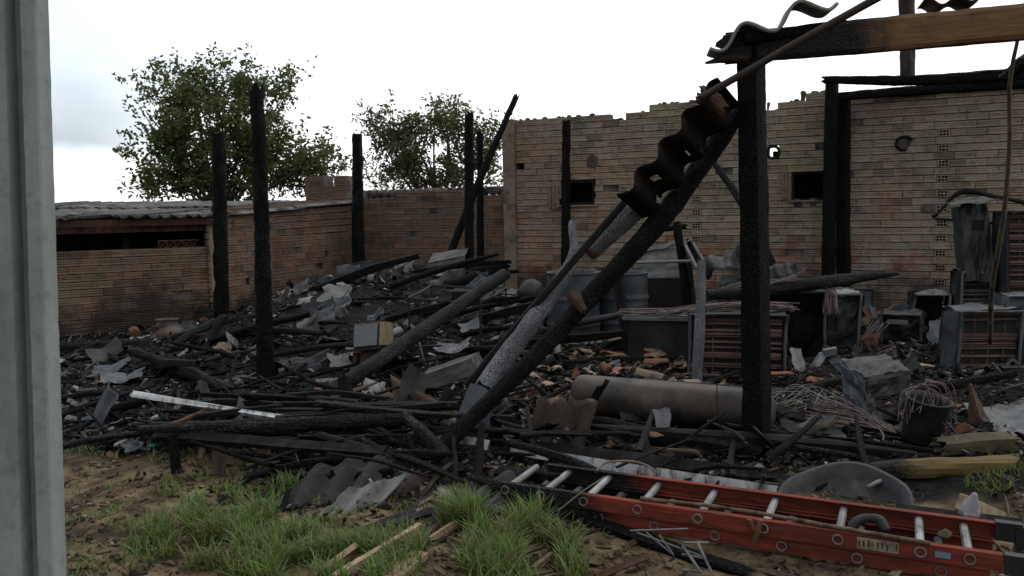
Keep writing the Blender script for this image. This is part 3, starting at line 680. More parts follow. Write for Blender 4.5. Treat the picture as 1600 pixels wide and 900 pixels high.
m = MB(); m.box(roofp(2.45, FS.L * .62) + V((0, 0, -1.0)), E1 * 2.2, FF.N * .06, V((0, 0, .93))); part('inner_wall', m, 'soft', sh)  # both inner walls coloured black for the shade inside the shed
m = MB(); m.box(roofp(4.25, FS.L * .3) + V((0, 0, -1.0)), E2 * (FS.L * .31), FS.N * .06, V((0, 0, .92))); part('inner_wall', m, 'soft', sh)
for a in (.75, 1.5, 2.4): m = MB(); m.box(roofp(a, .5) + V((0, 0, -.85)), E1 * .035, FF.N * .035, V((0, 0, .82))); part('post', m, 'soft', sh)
lt = MB()
ua, ub = FF.uz(250, 385)[0], FF.uz(313, 385)[0]; z0, z1 = zl + .015, zl + .125
n = 5
for k in range(n):
    x0 = ua + (ub - ua) * k / n; x1 = ua + (ub - ua) * (k + 1) / n; o_ = -.12
    lt.bar(FF.p(x0, z0, o_), FF.p(x1, z1, o_), FF.N * .006, V((0, 0, .008))); lt.bar(FF.p(x0, z1, o_ - .013), FF.p(x1, z0, o_ - .013), FF.N * .006, V((0, 0, .008)))
    lt.bar(FF.p(x0, z0, o_ + .01), FF.p(x0, z1, o_ + .01), FF.N * .006, FF.U * .006)
lt.bar(FF.p(ua, z0, o_ + .02), FF.p(ub, z0, o_ + .02), FF.N * .006, V((0, 0, .008))); lt.bar(FF.p(ua, z1, o_ + .02), FF.p(ub, z1, o_ + .02), FF.N * .006, V((0, 0, .008)))
solo('lattice_panel', lt, 'rust', 'rust red lattice grille standing on the low wall inside the shed', 'lattice')
# brick stub behind the roof
FC = Fr(P(476, 300, 16.4), P(541, 300, 16.2)); zc_, zd = FC.uz(510, 306)[1], FC.uz(510, 272)[1]
brick_wall(FC, 0, FC.L, lambda u: zd if u < .42 else zd - .05, 'square brick stub rising behind the shed roof', 'brickC', [opn(FC, 506, 272, 522, 288)], 60, zmin=1.2, seed=15, th=.4, name='brick_chimney')
# ------------------------------------------------------------------ concrete post in the foreground
m = MB(); d = 1.9
bt, tp = P(84, 905, d), P(53, -60, d); ax = (tp - bt); bt = bt - ax * .12; tp = tp + ax * .1
rx = V((1, .12, 0)).normalized(); ry = V((-.12, 1, 0)); px1 = d / F
prof = [(0, .07), (0, .004), (-.004, 0), (-.034, 0), (-.040, .042), (-.064, .042), (-.070, 0), (-.20, 0), (-.20, .07)]
NS = 60
for i in range(NS + 1):
    c = bt.lerp(tp, i / NS)
    for (a, b) in prof:
        j = .0014 * noise.noise(V((a * 40, i * .9, b * 30)))
        m.v.append(tuple(c + rx * (a + j) + ry * (b + j)))
n = len(prof)
for i in range(NS):
    for k in range(n): m.f.append((i * n + k, i * n + (k + 1) % n, (i + 1) * n + (k + 1) % n, (i + 1) * n + k))
m.f += [tuple(range(n)), tuple(NS * n + k for k in range(n))[::-1]]
solo('concrete_post', m, 'concrete', 'grey grooved concrete post standing close by at the left edge', 'post')
# ------------------------------------------------------------------ trees
def tree(label, d, lobes, trunk_px, mk, nleaf, leaf=(.13, .055), seed=1):
    rr = random.Random(seed); b = P(trunk_px, gy(trunk_px, d), d); b.z = 0
    root = thing('tree', label, 'tree', b); s = d / F
    tips = []; tot = sum(rx * ry for _, _, rx, ry in lobes); lm = MB()
    def leaf_at(c, big=1.):
        a = V((rr.gauss(0, 1), rr.gauss(0, 1), rr.gauss(-.3, .7))).normalized(); bb = a.cross(V((rr.gauss(0, 1), rr.gauss(0, 1), rr.gauss(0, 1)))).normalized()
        l = leaf[0] * rr.uniform(.6, 1.25) * big; ww = leaf[1] * rr.uniform(.7, 1.2) * big; nn = a.cross(bb) * (.2 * ww)
        lm.add([c - a * l / 2, c + bb * ww / 2 + nn, c + a * l / 2, c - bb * ww / 2 + nn], [(0, 1, 2), (0, 2, 3)])
    for (cx, cy, rx, ry) in lobes:
        c0 = P(cx, cy, d)
        for _ in range(int(nleaf / 30 * rx * ry / tot)):
            while True:
                q = V((rr.uniform(-1, 1), rr.uniform(-1, 1), rr.uniform(-1, 1)))
                if .12 < q.length < 1: break
            out = rr.random() < .5
            q = q.normalized() * (rr.uniform(.55, .78) if out else q.length ** .5 * .76)
            if noise.noise(q * 2.2 + V((cx * .1, cy * .1, 0))) < -.07: continue
            p0 = c0 + V((q.x * rx * s, q.y * (rx + ry) * .5 * s, q.z * ry * s)); tips.append(p0)
            if out:
                dv = (q.normalized() + V((rr.gauss(0, .35), rr.gauss(0, .35), rr.gauss(.3, .3)))).normalized(); L = rr.uniform(.35, .85)
                bend = V((rr.gauss(0, .2), rr.gauss(0, .2), rr.gauss(-.1, .2)))
                for k in range(30):
                    t = rr.random() ** .8; sp = .13 * (1.15 - t * .7)
                    leaf_at(p0 + dv * (t * L) + bend * (t * t * L) + V((rr.gauss(0, sp), rr.gauss(0, sp), rr.gauss(0, sp))))
            else:
                rad = rr.uniform(.15, .34)
                for k in range(30): leaf_at(p0 + V((rr.gauss(0, .6), rr.gauss(0, .6), rr.gauss(0, .42))) * rad)
    part('crown', lm, mk, root)
    tm = MB(); cen = P(lobes[0][0], lobes[0][1], d)
    fork = b + V((0, 0, max(1.0, (cen.z) * .35)))
    tm.tube(spline([b - V((0, 0, .2)), b + V((.05, .03, fork.z * .5)), fork], 5), [.2, .18, .16, .15, .14, .13, .12, .11, .10, .09, .08], 9, True, .2)
    limbs = MB()
    for (cx, cy, rx, ry) in lobes:
        for _ in range(2):
            e = P(cx + rr.uniform(-.5, .5) * rx, cy + rr.uniform(-.5, .3) * ry, d + rr.uniform(-.6, .6))
            mid = fork.lerp(e, .5) + V((rr.uniform(-.2, .2), rr.uniform(-.3, .3), rr.uniform(0, .25)))
            sp_ = spline([fork, mid, e], 5); limbs.tube(sp_, list(np.linspace(.06, .012, len(sp_))), 6, True, .15)
            for _ in range(5):
                st = sp_[rr.randrange(3, len(sp_))]; t2 = min(tips, key=lambda q: (q - st).length * rr.uniform(.7, 1.5))
                limbs.tube(spline([st, st.lerp(t2, .5) + V((0, 0, .08)), t2], 3), [.022, .02, .017, .014, .011, .008, .006], 4, True)
    part('trunk', tm, 'bark', root, True); part('limb', limbs, 'bark', root, True)
tree('tall dark green leafy tree behind the shed roof', 21., [(325, 208, 92, 86), (262, 244, 62, 60), (395, 205, 56, 82), (278, 138, 62, 36), (350, 122, 46, 30), (428, 140, 36, 30), (268, 290, 52, 24), (340, 295, 80, 26), (455, 255, 54, 46), (500, 255, 40, 40), (395, 280, 90, 30), (222, 172, 18, 8)], 350, 'leaf', 38000, leaf=(.15, .07), seed=4)
tree('smaller sparse brownish green tree behind the lower back wall', 22.5, [(680, 230, 84, 66), (620, 250, 52, 50), (700, 195, 60, 30), (760, 228, 36, 54), (612, 200, 46, 26), (585, 185, 22, 12), (740, 275, 56, 26), (640, 285, 80, 20)], 690, 'leaf2', 20000, leaf=(.14, .06), seed=9)
# ------------------------------------------------------------------ standing charred posts
CP = 'post'
def post(label, px0, py0, px1, d, w0, w1, m='char', d0=None, **k):
    b = P(px1, gy(px1, d) + 8, d); t = P(px0, py0, d0 or d)
    return timber('charred_post', [b, b.lerp(t, .5) + V((R.uniform(-.01, .01), 0, 0)), t], [w1 * d / F, (w0 + w1) / 2 * d / F, w0 * d / F], m, label, CP, **k)
post('charred round post in front of the end of the side brick wall', 341, 211, 347, 10.6, 21, 24, rough=.1)
post('crumbling charred post with jagged edges, nearer than the post beside it', 402, 152, 415, 7.15, 21, 28, rough=.24, jag=(0, .12), bite=.5)
post('charred post in the corner between the side wall and the lower wall', 558, 213, 561, 13.9, 16, 21)
post('thick charred post rising from the scrap heap before the lower wall', 733, 180, 734, 12.0, 14, 16)
post('shorter thin charred post close behind the thick post at the lower wall', 750, 209, 752, 13.0, 10, 12)
post('charred post standing against the tall wall beside the small left window', 885, 192, 882, 12.5, 12, 13, sq=.6)
post('massive square charred post in the foreground carrying the roof beam', 1173, 60, 1183, 5.05, 35, 37, sq=.8, rough=.06, bite=.1, seg=20, jag=(0, .03))
post('left charred post of the pair by the right window hole', 1300, 129, 1293, 10.95, 19, 20, sq=.7, rough=.07)
post('right and shorter charred post of the pair by the right window hole', 1318, 156, 1319, 11.05, 20, 21, sq=.7, rough=.07)
TL('charred_pole', 'thin charred pole leaning steeply against the rendered pillar', 'pole', [(686, 440, 12.2), (745, 292, 12.5), (805, 154, 12.9)], [12, 12, 9], 'char', jag=(0, .1))
TL('charred_pole', 'thin charred pole leaning behind the massive square post', 'pole', [(1222, 440, 10.0), (1160, 320, 10.3), (1112, 249, 10.6)], [11, 11, 10], 'char2')
# beams overhead
MT['beamtop'] = partial_mat('half_charred_beam_wood', (.15, .084, .042), .85, 1.15, 1, .3)
TL('roof_beam', 'long roof beam, charred at its post end and brown wood at the other', 'beam', [(1650, 30, 4.72), (1430, 50, 4.86), (1150, 75, 5.03)], [27, 26, 23], 'beamtop', sq=1., rough=.035, asp=2.1, seg=24, bite=.12, jag=(0, .12), roll=0)
TL('beam_tip', 'burnt pointed splinter sticking out past the massive post', 'splinter', [(1165, 90, 5.02), (1135, 92, 5.02), (1106, 98, 5.0)], [20, 15, 4], 'darkbrown', rough=.3, jag=(0, .03))
TL('charred_beam', 'charred ragged strip of beam above the main roof beam', 'beam', [(1162, 62, 4.97), (1300, 42, 4.93), (1362, 36, 4.89)], [26, 24, 14], 'char', sq=.7, rough=.2, jag=(0, .08), asp=.7)
TL('short_stud', 'short brown stud standing on the wall beam below the roof edge', 'stud', [(1418, 122, 9.9), (1418, 60, 9.9), (1415, -30, 9.9)], [20, 22, 24], 'darkbrown', sq=.6, rough=.12)
TL('wall_plate', 'thin charred beam running over the top of the post pair', 'beam', [(1292, 125, 10.0), (1450, 125, 9.75), (1640, 112, 9.4)], [12, 17, 22], 'char', sq=.5, rough=.16, jag=(.08, 0))
TL('wall_plate', 'charred plank lying along the top of the tall brick wall', 'beam', [FBp for FBp in [(1312, 151, 10.95), (1450, 140, 10.7), (1660, 126, 10.1)]], [14, 16, 18], 'char', sq=.6, rough=.12)
TL('charred_beam', 'charred beam end curving up beyond the hanging pole', 'beam', [(1570, 122, 8.9), (1600, 100, 8.8), (1660, 60, 8.7)], [18, 26, 30], 'char', rough=.2)
# brown pole and big diagonal timbers
TL('brown_pole', 'thin brown pole slanting across the roof beam to the torn corrugated sheet', 'pole', [(1100, 150, 4.86), (1240, 70, 4.72), (1390, -14, 4.56)], [11, 12, 13], 'darkbrown', rough=.05, bite=0)
TL('charred_pole', 'straight thin bar lying parallel above the massive leaning beam', 'pole', [(735, 598, 5.35), (800, 519, 5.3), (985, 305, 5.17)], [15, 13, 12], 'soft', rough=.08, sq=.6)
MT['leanchar'] = MT['char']
TL('leaning_beam', 'massive charred beam leaning from the ground up to the square post', 'beam', [(688, 702, 4.66), (826, 567, 4.93), (921, 465, 5.08), (962, 420, 5.13), (1038, 335, 5.19), (1158, 172, 5.25)], [26, 27, 30, 31, 34, 31], 'leanchar', rough=.13, seg=20, jag=(0, .05), bite=.22)
MT['knot'] = pmat('scorched_knot', [(.015, .009, .007), (.04, .018, .012), (.075, .033, .02)], 8, .85, .6, 30, grime=.5)
TL('burnt_knot', 'reddish burnt knot stump on the side of the massive leaning beam', 'knot', [(898, 466, 5.02), (905, 476, 4.99), (909, 481, 4.98)], [22, 18, 12], 'knot', rough=.2)
TL('ash_log', 'silvery cracked log lying against the underside of the leaning beam', 'log', [(762, 598, 5.15), (822, 514, 5.25), (877, 437, 5.4), (896, 395, 5.5), (893, 352, 5.6)], [34, 33, 24, 16, 13], 'ashlog', rough=.08)
TL('ash_log', 'short silvery log with a red brown cut end beside the leaning beam', 'log', [(924, 391, 5.33), (958, 357, 5.33), (996, 322, 5.33)], [30, 36, 38], 'ashlog', rough=.1, jag=(.01, .05))
TL('cut_end', 'red brown sawn face of the short silvery log', 'log end', [(919, 396, 5.325), (924, 391, 5.328)], [29, 30], 'redwood', rough=.08, jag=(.0, .0))
TL('ash_log', 'upright thin silvery log in front of the coil unit', 'log', [(1088, 598, 7.0), (1094, 500, 7.02), (1096, 414, 7.1)], [17, 16, 13], 'ashlog', rough=.08)
TL('charred_log', 'long charred log lying level across the appliances toward the tall wall', 'log', [(1105, 462, 7.6), (1220, 450, 7.65), (1340, 434, 7.8), (1394, 428, 7.9)], [18, 22, 18, 8], 'char2', rough=.12, jag=(0, .1))
# logs over the scrap heap
TL('charred_log', 'long cracked charred log sloping from the heap crest to the front pile', 'log', [(420, 672, 5.7), (560, 585, 6.5), (680, 503, 7.5), (786, 430, 8.7)], [24, 25, 22, 19], 'char2', rough=.1, seg=18, bite=.1)
TL('charred_log', 'crooked charred log sloping left across the middle of the heap', 'log', [(330, 590, 8.0), (470, 528, 8.8), (600, 487, 9.6), (740, 432, 10.6)], [18, 22, 20, 16], 'char', rough=.14)
TL('charred_log', 'level charred log at the foot of the low sooty wall', 'log', [(60, 545, 9.2), (240, 536, 9.2), (340, 520, 9.25), (470, 497, 9.6)], [17, 18, 17, 12], 'char2', rough=.12)
TL('charred_log', 'thin log slanting up from the left scrap toward the crumbling post', 'log', [(172, 612, 7.4), (300, 560, 7.9), (435, 545, 8.2)], [18, 18, 15], 'char', rough=.14)
TL('ash_log', 'grey flaking log pointing down right below the clay pot', 'log', [(205, 548, 7.6), (290, 580, 7.2), (405, 632, 6.5)], [12, 20, 22], 'char2', rough=.2)
TL('charred_log', 'short log propped on the level log near the corner post', 'log', [(262, 548, 8.3), (300, 522, 8.6), (348, 498, 8.9)], [14, 14, 12], 'char2', rough=.12)
TL('charred_log', 'short stub leaning between two logs near the crumbling post', 'log', [(315, 560, 8.1), (330, 530, 8.3), (343, 502, 8.4)], [15, 14, 12], 'char2', rough=.12)
TL('charred_log', 'dark log lying on the ground left of the front pile', 'log', [(60, 668, 6.0), (150, 648, 6.1), (235, 622, 6.2)], [20, 18, 14], 'char', rough=.16)
TL('charred_log', 'second dark log on the ground at the left edge of the yard', 'log', [(60, 600, 7.2), (140, 602, 7.1), (230, 606, 7.0)], [12, 14, 12], 'char', rough=.16)
TL('charred_log', 'thin branch on the heap behind the wooden cabinet', 'log', [(505, 545, 8.4), (560, 505, 9.1), (650, 462, 9.8)], [8, 9, 8], 'char', rough=.14)
TL('charred_log', 'charred log end lying below the dark tray by the lower wall', 'log', [(690, 440, 11.3), (745, 425, 11.4), (790, 415, 11.5)], [14, 16, 15], 'char', rough=.12)
TL('charred_log', 'short fat stump under the long cracked log', 'stump', [(540, 662, 5.55), (540, 620, 5.6), (538, 598, 5.65)], [30, 28, 20], 'char', rough=.2)
# front pile
TL('charred_log', 'thick charred branch lying level on top of the front pile', 'log', [(225, 672, 4.72), (330, 668, 4.7), (470, 664, 4.75), (640, 654, 4.85)], [14, 22, 26, 20], 'char2', rough=.16, seg=16)
TL('forked_branch', 'grey forked branch hanging from the end of the thick charred branch', 'branch', [(636, 655, 4.84), (665, 680, 4.7), (700, 722, 4.55), (738, 768, 4.42)], [18, 20, 30, 26], 'char2', rough=.24)
TL('forked_branch', 'second grey branch sloping down into the roof sheet fragments', 'branch', [(570, 690, 4.7), (615, 720, 4.6), (660, 752, 4.5), (712, 782, 4.35)], [10, 20, 22, 12], 'char2', rough=.24)
TL('charred_stake', 'square charred stake standing upright at the end of the grey branch', 'stake', [(742, 772, 4.35), (748, 720, 4.42), (752, 672, 4.5)], [16, 15, 9], 'soft', sq=.8, rough=.08)
TL('charred_beam', 'charred beam lying along the ground in front of the tank', 'beam', [(905, 655, 5.45), (1060, 690, 5.08), (1190, 712, 4.82)], [24, 30, 30], 'char', sq=.6, rough=.18)
TL('sill_beam', 'squared charred ground beam running right from the massive post', 'beam', [(930, 672, 5.22), (1170, 692, 4.98), (1330, 706, 4.8), (1450, 718, 4.66)], [18, 34, 36, 30], 'soft', sq=.9, rough=.06)
MT['yellowlog'] = partial_mat('half_charred_yellow_timber', (.105, .076, .028), .44, .66, -1, .12)
TL('half_burnt_timber', 'thick timber with a clean yellow end, charred toward the ladder', 'timber', [(1262, 742, 4.42), (1430, 732, 4.37), (1576, 730, 4.33)], [26, 34, 40], 'yellowlog', sq=.5, rough=.07, asp=.9)
TL('mossy_block', 'dark mossy block of wood resting on the yellow ended timber', 'block', [(1478, 697, 4.55), (1525, 692, 4.55), (1572, 690, 4.56)], [40, 44, 46], 'olive', sq=.9, rough=.05, asp=.6)
MT['tanlog'] = partial_mat('half_burnt_orange_stick', (.36, .2, .085), .03, -.05, -1, .12)
TL('wood_chunk', 'orange tan chunk of unburnt wood lying before the tank', 'wood chunk', [(958, 690, 4.98), (985, 705, 4.94), (1027, 724, 4.86)], [22, 24, 14], 'tanlog', rough=.16)
# boards
def board(name, label, a, b, w_, th, m, cat='board', group=None, edge=None, seed=0):
    """flat plank between two world points, w_ wide, th thick, with a nibbled outline"""
    a, b = V(a), V(b); z = (b - a).normalized(); s = V(edge) if edge else z.cross(V((0, 0, 1))); s = (s - z * s.dot(z)).normalized(); n = s.cross(z); mb = MB()
    L = (b - a).length
    def fn(u, v):
        e = .5 - abs(v - .5)
        wob = noise.noise(V((u * L * 6, v * 9, seed + L))) * .12 + noise.noise(V((u * L * 1.7, 0, seed))) * .06
        end = (.03 * noise.noise(V((v * 7, u * 3, seed + 2)))) * (1 if u in (0., 1.) else 0)
        return a + (b - a) * (u + end) + s * ((v - .5) * w_ * (1 + wob)) + n * (.012 * noise.noise(V((u * L * 1.3, v, seed + 5))))
    mb.sheet(fn, max(6, int(L / .08)), 3, th); return solo(name, mb, m, label, cat, group)
def BD(name, label, p, q, wpx, th, m, edge=(0, 0, 1), cat='board', **k):
    return board(name, label, P(*p), P(*q), wpx * p[2] / F, th, m, cat, edge=edge, seed=p[0] * .37, **k)
BD('white_board', 'white painted board with charred ends sticking out left of the front pile', (208, 616, 5.35), (450, 654, 5.0), 8, .03, 'white', (0, .6, .8))
BD('white_board', 'short white painted board passing under the foot of the leaning beam', (640, 672, 4.95), (765, 697, 4.75), 15, .03, 'white', (0, .5, .85))
BD('white_board', 'long white painted board running behind the orange ladder', (800, 704, 4.72), (1215, 768, 4.15), 15, .03, 'white', (0, .4, .9))
BD('charred_board', 'wide charred board lying under the thick charred branch', (245, 678, 4.7), (600, 706, 4.5), 17, .03, 'soft', (0, .9, .45))
BD('charred_board', 'long dark board sloping down behind the left end of the ladder', (560, 690, 4.85), (860, 712, 4.7), 14, .03, 'soft', (0, .7, .7))
BD('charred_board', 'narrow black board on the ground below the front pile', (280, 750, 4.6), (620, 745, 4.6), 14, .03, 'soft', (0, .6, .8))
BD('charred_board', 'dark board lying between the white board and the ladder', (780, 735, 4.45), (1180, 790, 4.0), 15, .03, 'soft', (0, .7, .7))
BD('charred_board', 'second dark board behind the long white board', (770, 690, 4.95), (1190, 742, 4.45), 18, .03, 'soft', (0, .7, .7))
BD('grey_plank', 'grey green plank lying along the back of the tank', (938, 594, 6.35), (1222, 612, 5.8), 11, .03, 'galv', (0, .4, .9))
BD('wood_prop', 'pale brown wooden leg under the thick charred branch, left one', (340, 684, 4.68), (345, 748, 4.62), 17, .04, 'wood', (1, .2, 0), cat='prop')
BD('wood_prop', 'pale brown wooden leg under the thick charred branch, right one', (408, 684, 4.66), (416, 746, 4.62), 18, .04, 'wood', (1, .2, 0), cat='prop')
BD('charred_prop', 'black charred leg holding up the left end of the front pile', (272, 680, 4.66), (277, 756, 4.6), 13, .04, 'char', (1, .2, 0), cat='prop')
BD('yellow_plank', 'charred plank with a yellow split edge at the right edge below the soil mound', (1500, 783, 3.95), (1640, 842, 3.55), 24, .045, 'palewood', (0, .7, .7))
BD('charred_board', 'dark curled board lying between the tub and the ladder end', (1400, 800, 3.85), (1600, 826, 3.62), 30, .03, 'soft', (0, .9, .4))
BD('charred_board', 'short charred board poking down into the grass at the left', (232, 742, 4.65), (272, 786, 4.3), 15, .03, 'char', (.7, .5, .3))
BD('wood_stick', 'splintered pale stick lying across the front grass, leftmost of three', (482, 905, 3.26), (556, 852, 3.52), 12, .025, 'palewood', (.6, .6, .3), cat='stick')
BD('wood_stick', 'long pale lath lying across the front grass, middle of three', (520, 905, 3.25), (655, 822, 3.72), 15, .025, 'palewood', (.5, .7, .3), cat='stick')
BD('wood_stick', 'broad pale splintered board at the bottom edge in the grass', (600, 915, 3.2), (655, 866, 3.45), 34, .025, 'palewood', (.8, .5, .1), cat='board')
BD('wood_stick', 'short pale stick lying behind the lath in the grass', (672, 845, 3.62), (716, 816, 3.8), 11, .02, 'palewood', (.5, .7, .3), cat='stick')
BD('wood_stick', 'thin brown stick pointing down from the charred beam under the ladder', (930, 902, 3.28), (1013, 868, 3.4), 11, .02, 'redwood', (.3, .5, .7), cat='stick')
BD('wood_stick', 'thin dark stick on the bare soil left of the ladder beam', (815, 905, 3.3), (862, 868, 3.46), 10, .02, 'wood', (.3, .5, .7), cat='stick')
TL('charred_beam', 'long charred beam lying on the soil under the orange ladder', 'beam', [(878, 796, 3.98), (985, 838, 3.7), (1160, 893, 3.36)], [18, 34, 26], 'char', sq=.6, rough=.14, asp=.6)
# green tubes, red bar
for lab, p, q, w_ in (('green plastic pipe in the shade under the front pile', (425, 748, 4.7), (478, 735, 4.85), 8), ('second green plastic pipe further back under the front pile', (368, 708, 5.0), (400, 718, 4.95), 6), ('short green pipe under the left board of the pile', (232, 698, 5.0), (268, 690, 5.1), 5)):
    m = MB(); m.tube(spline([P(*p), P(*q)], 6), w_ * p[2] / F / 2, 10); solo('green_pipe', m, 'green', lab, 'pipe', smooth=True)
TL('red_bar', 'thin red painted bar lying on the left end of the front pile', 'bar', [(248, 670, 4.95), (282, 658, 5.0), (312, 646, 5.05)], [6, 7, 8], 'rust', rough=.05)
# ------------------------------------------------------------------ corrugated remnants
def corr(name, label, o, ux, vx, amp, pitch, Lu, Lv, m, skip=None, t=.008, warp=.03, nu=None, curl=0., sd=0.):
    ux, vx = V(ux).normalized(), V(vx); vx = (vx - ux * vx.dot(ux)).normalized(); n = ux.cross(vx); o = V(o); mb = MB()
    def fn(u, v):
        a, b = u * Lu, v * Lv
        return o + ux * a + vx * b + n * (amp * math.sin(2 * math.pi * a / pitch + sd) + warp * noise.noise(V((a * 3, b * 3, sd))) + curl * (u - .5) ** 2)
    mb.sheet(fn, nu or int(Lu / pitch * 10), max(4, int(Lv / .05)), t, skip); return solo(name, mb, m, label, 'roof sheet', smooth=True)
a, b = P(968, 308, 5.02), P(1122, 122, 4.9)
hs = [(.26, .55, .040), (.13, .62, .022), (.52, .72, .018), (.60, .86, .035)]
def tear(u, v):
    if v > .97 + .22 * noise.noise(V((u * 9, 1, 0))): return True
    return any((u - a_) ** 2 + ((v - b_) * .7) ** 2 < r_ * r_ for a_, b_, r_ in hs)
L_ = (b - a).length
corr('torn_roof_sheet', 'dark torn corrugated sheet draped over the top of the leaning beam', a, b - a, V((.55, .5, -.5)), .046, .225, L_, .29, 'sheetblack', tear, .010, .02, nu=60, sd=2.2)
TL('burnt_stub', 'orange brown burnt stub at the top of the torn corrugated sheet', 'stub', [(1100, 152, 4.98), (1118, 160, 4.98), (1126, 170, 4.98)], [30, 28, 20], 'redwood', rough=.15)
a, b = P(1108, 72, 4.95), P(1306, -6, 4.8)
corr('roof_sheet_strip', 'wavy strip of grey corrugated sheet left on top of the roof beam', a, b - a, V((.1, 1, .0)), .055, (b - a).length / 2.35, (b - a).length, .3, 'fibro', lambda u, v: v > .75 + .3 * noise.noise(V((u * 4, 2, 0))), .020, .012, nu=60, sd=3.4)
a, b = P(1446, 2, 4.9), P(1535, -6, 4.8)
corr('roof_sheet_strip', 'small rusty remnant of roof sheet hanging above the brown beam end', a, b - a, V((.1, 1, .05)), .02, .16, (b - a).length, .35, 'rust', None, .01, .03, nu=30, sd=1.)
a = P(868, 606, 5.62); b = P(905, 622, 5.6); c = P(812, 696, 5.12)
def tile_burn():
    t = NT('scorched_tan_sheet'); sp = t.n('ShaderNodeSeparateXYZ'); t.l(t.tc.outputs['Object'], sp.inputs[0])
    zz = t.math('ADD', sp.outputs[2], t.math('MULTIPLY', t.math('SUBTRACT', t.noise(t.coord('Object'), 9, 5), .5), .16))
    n2 = t.noise(t.coord('Object'), 14, 6, .7)
    col = t.mix(t.rng(zz, .37, .43), t.ramp(n2, [(.3, (.016, .014, .013)), (.7, (.05, .035, .027))]), t.ramp(n2, [(.3, (.13, .085, .055)), (.7, (.24, .17, .12))]))
    return t.fin(col, .9, n2, .4, .008, 0, .1)
MT['tilesheet'] = tile_burn()
corr('roof_tile_sheet', 'curved dark roof sheet with a bare tan top edge leaning on the tank', P(848, 606, 5.26), P(922, 628, 5.2) - P(848, 606, 5.26), P(806, 704, 4.98) - P(848, 606, 5.26), .035, .2, .37, .52, 'tilesheet', lambda u, v: v < .05 + .08 * noise.noise(V((u * 4, 7, 0))), .012, .01, nu=24, sd=.5)
for lab, p, q, s_, mk, L2 in (('dark curved roof sheet fragment standing in the grass, leftmost', (438, 840, 4.0), (478, 770, 4.2), 44, 'fibrodark', .3), ('dark roof sheet fragment behind the pale broken one', (478, 800, 4.15), (520, 745, 4.35), 60, 'fibrodark', .3),
        ('pale grey broken roof sheet fragment leaning in the grass', (500, 830, 3.95), (560, 768, 4.12), 44, 'fibro', .26), ('black curled roof sheet fragment below the grey branch', (640, 812, 3.95), (720, 762, 4.3), 60, 'fibrodark', .34), ('black roof sheet fragment propped under the charred stake', (735, 800, 4.0), (770, 770, 4.2), 40, 'fibrodark', .22), ('scorched brown roof sheet fragment in the centre of the fragment heap', (590, 800, 4.1), (625, 760, 4.3), 40, 'tilesheet', .26), ('small black fragment lying at the left of the fragment heap', (420, 815, 4.1), (440, 790, 4.2), 30, 'fibrodark', .2), ('flat dark roof sheet fragment lying behind the short pale stick', (570, 830, 3.8), (650, 800, 4.0), 36, 'fibrodark', .22),
        ('grey roof sheet fragment flat on the grass behind the lath', (560, 800, 4.15), (640, 782, 4.25), 30, 'fibrodark', .22)):
    a, b = P(*p), P(*q); s2 = s_ * p[2] / F
    ux_ = V((1, .25, .12)).normalized(); vx_ = (b - a).normalized(); nn_ = ux_.cross(vx_); m = MB(); c_ = (a + b) / 2 + ux_ * s2 * .5; k_ = p[0] * .77
    m.sheet(lambda u, v: c_ + ux_ * (rag(u, v, k_)[0] * s2 * 2.5) + vx_ * (rag(u, v, k_)[1] * L2 * 1.7) + nn_ * (.030 * math.sin(rag(u, v, k_)[0] * s2 * 2.5 / .17 * 6.28 + k_) + .014 * noise.noise(V((u * 2, v * 2, k_)))), 22, 14, .009); solo('roof_sheet_fragment', m, mk, lab, 'roof sheet')
corr('crumpled_roof_sheet', 'grey blue crumpled corrugated metal sheet left of the massive post', P(1105, 438, 8.8), P(1175, 408, 8.6) - P(1105, 438, 8.8), V((.2, .6, .7)), .025, .16, .5, .26, 'darkmetal', None, .004, .22, sd=3.)
corr('crumpled_roof_sheet', 'grey blue crumpled metal sheet right of the massive post', P(1196, 445, 8.6), P(1246, 432, 8.5) - P(1196, 445, 8.6), V((.1, .4, .8)), .02, .11, .36, .2, 'darkmetal', None, .004, .16, sd=5.)
# ------------------------------------------------------------------ ladder
A, B = V((.30, 3.75, 0)), V((1.875, 2.985, 0)); dl = (B - A).normalized(); A2 = A - dl * .42; nl = V((-dl.y, dl.x, 0)); WDT = .385
ld = thing('extension_ladder', 'orange fibreglass extension ladder lying on the soil, charred at its left end', 'ladder', (A + B) / 2)
MT['orangeburnt'] = partial_mat('orange_rail_charred_end', (.19, .037, .023), .60, .34, 1, .16)
def rail(p0, p1, z0, z1, inw, mk):
    """channel section rail; inw points to the rungs"""
    z = (p1 - p0).normalized(); L = (p1 - p0).length; x = inw; y = z.cross(x); t = .004; dpt = .032; h = (z1 - z0)
    pr = [(0, 0), (dpt, 0), (dpt, t), (t, t), (t, h - t), (dpt, h - t), (dpt, h), (0, h)]
    upv = V((0, 0, 1)); NS = max(2, int(L / .06)); vs = []; fs = []; n = 8
    for i in range(NS + 1):
        for a, b in pr:
            j = .0015 * noise.noise(V((i * .9, a * 30, b * 30)))
            vs.append((a, b + j, L * i / NS))
    for i in range(NS):
        for k in range(n): fs.append((i * n + k, i * n + (k + 1) % n, (i + 1) * n + (k + 1) % n, (i + 1) * n + k))
    fs += [tuple(range(n)), tuple(NS * n + k for k in range(n))[::-1]]
    me = bpy.data.meshes.new('rail'); me.from_pydata(vs, [], fs); me.materials.append(MT[mk])
    o = bpy.data.objects.new('rail', me); COL.objects.link(o); Mx = Matrix((x, upv, z)).transposed().to_4x4(); Mx.translation = p0 + V((0, 0, z0)) - WL[ld.name]; o.parent = ld; o.matrix_basis = Mx; WL[o.name] = Mx.translation + WL[ld.name]; return o
gz = .012
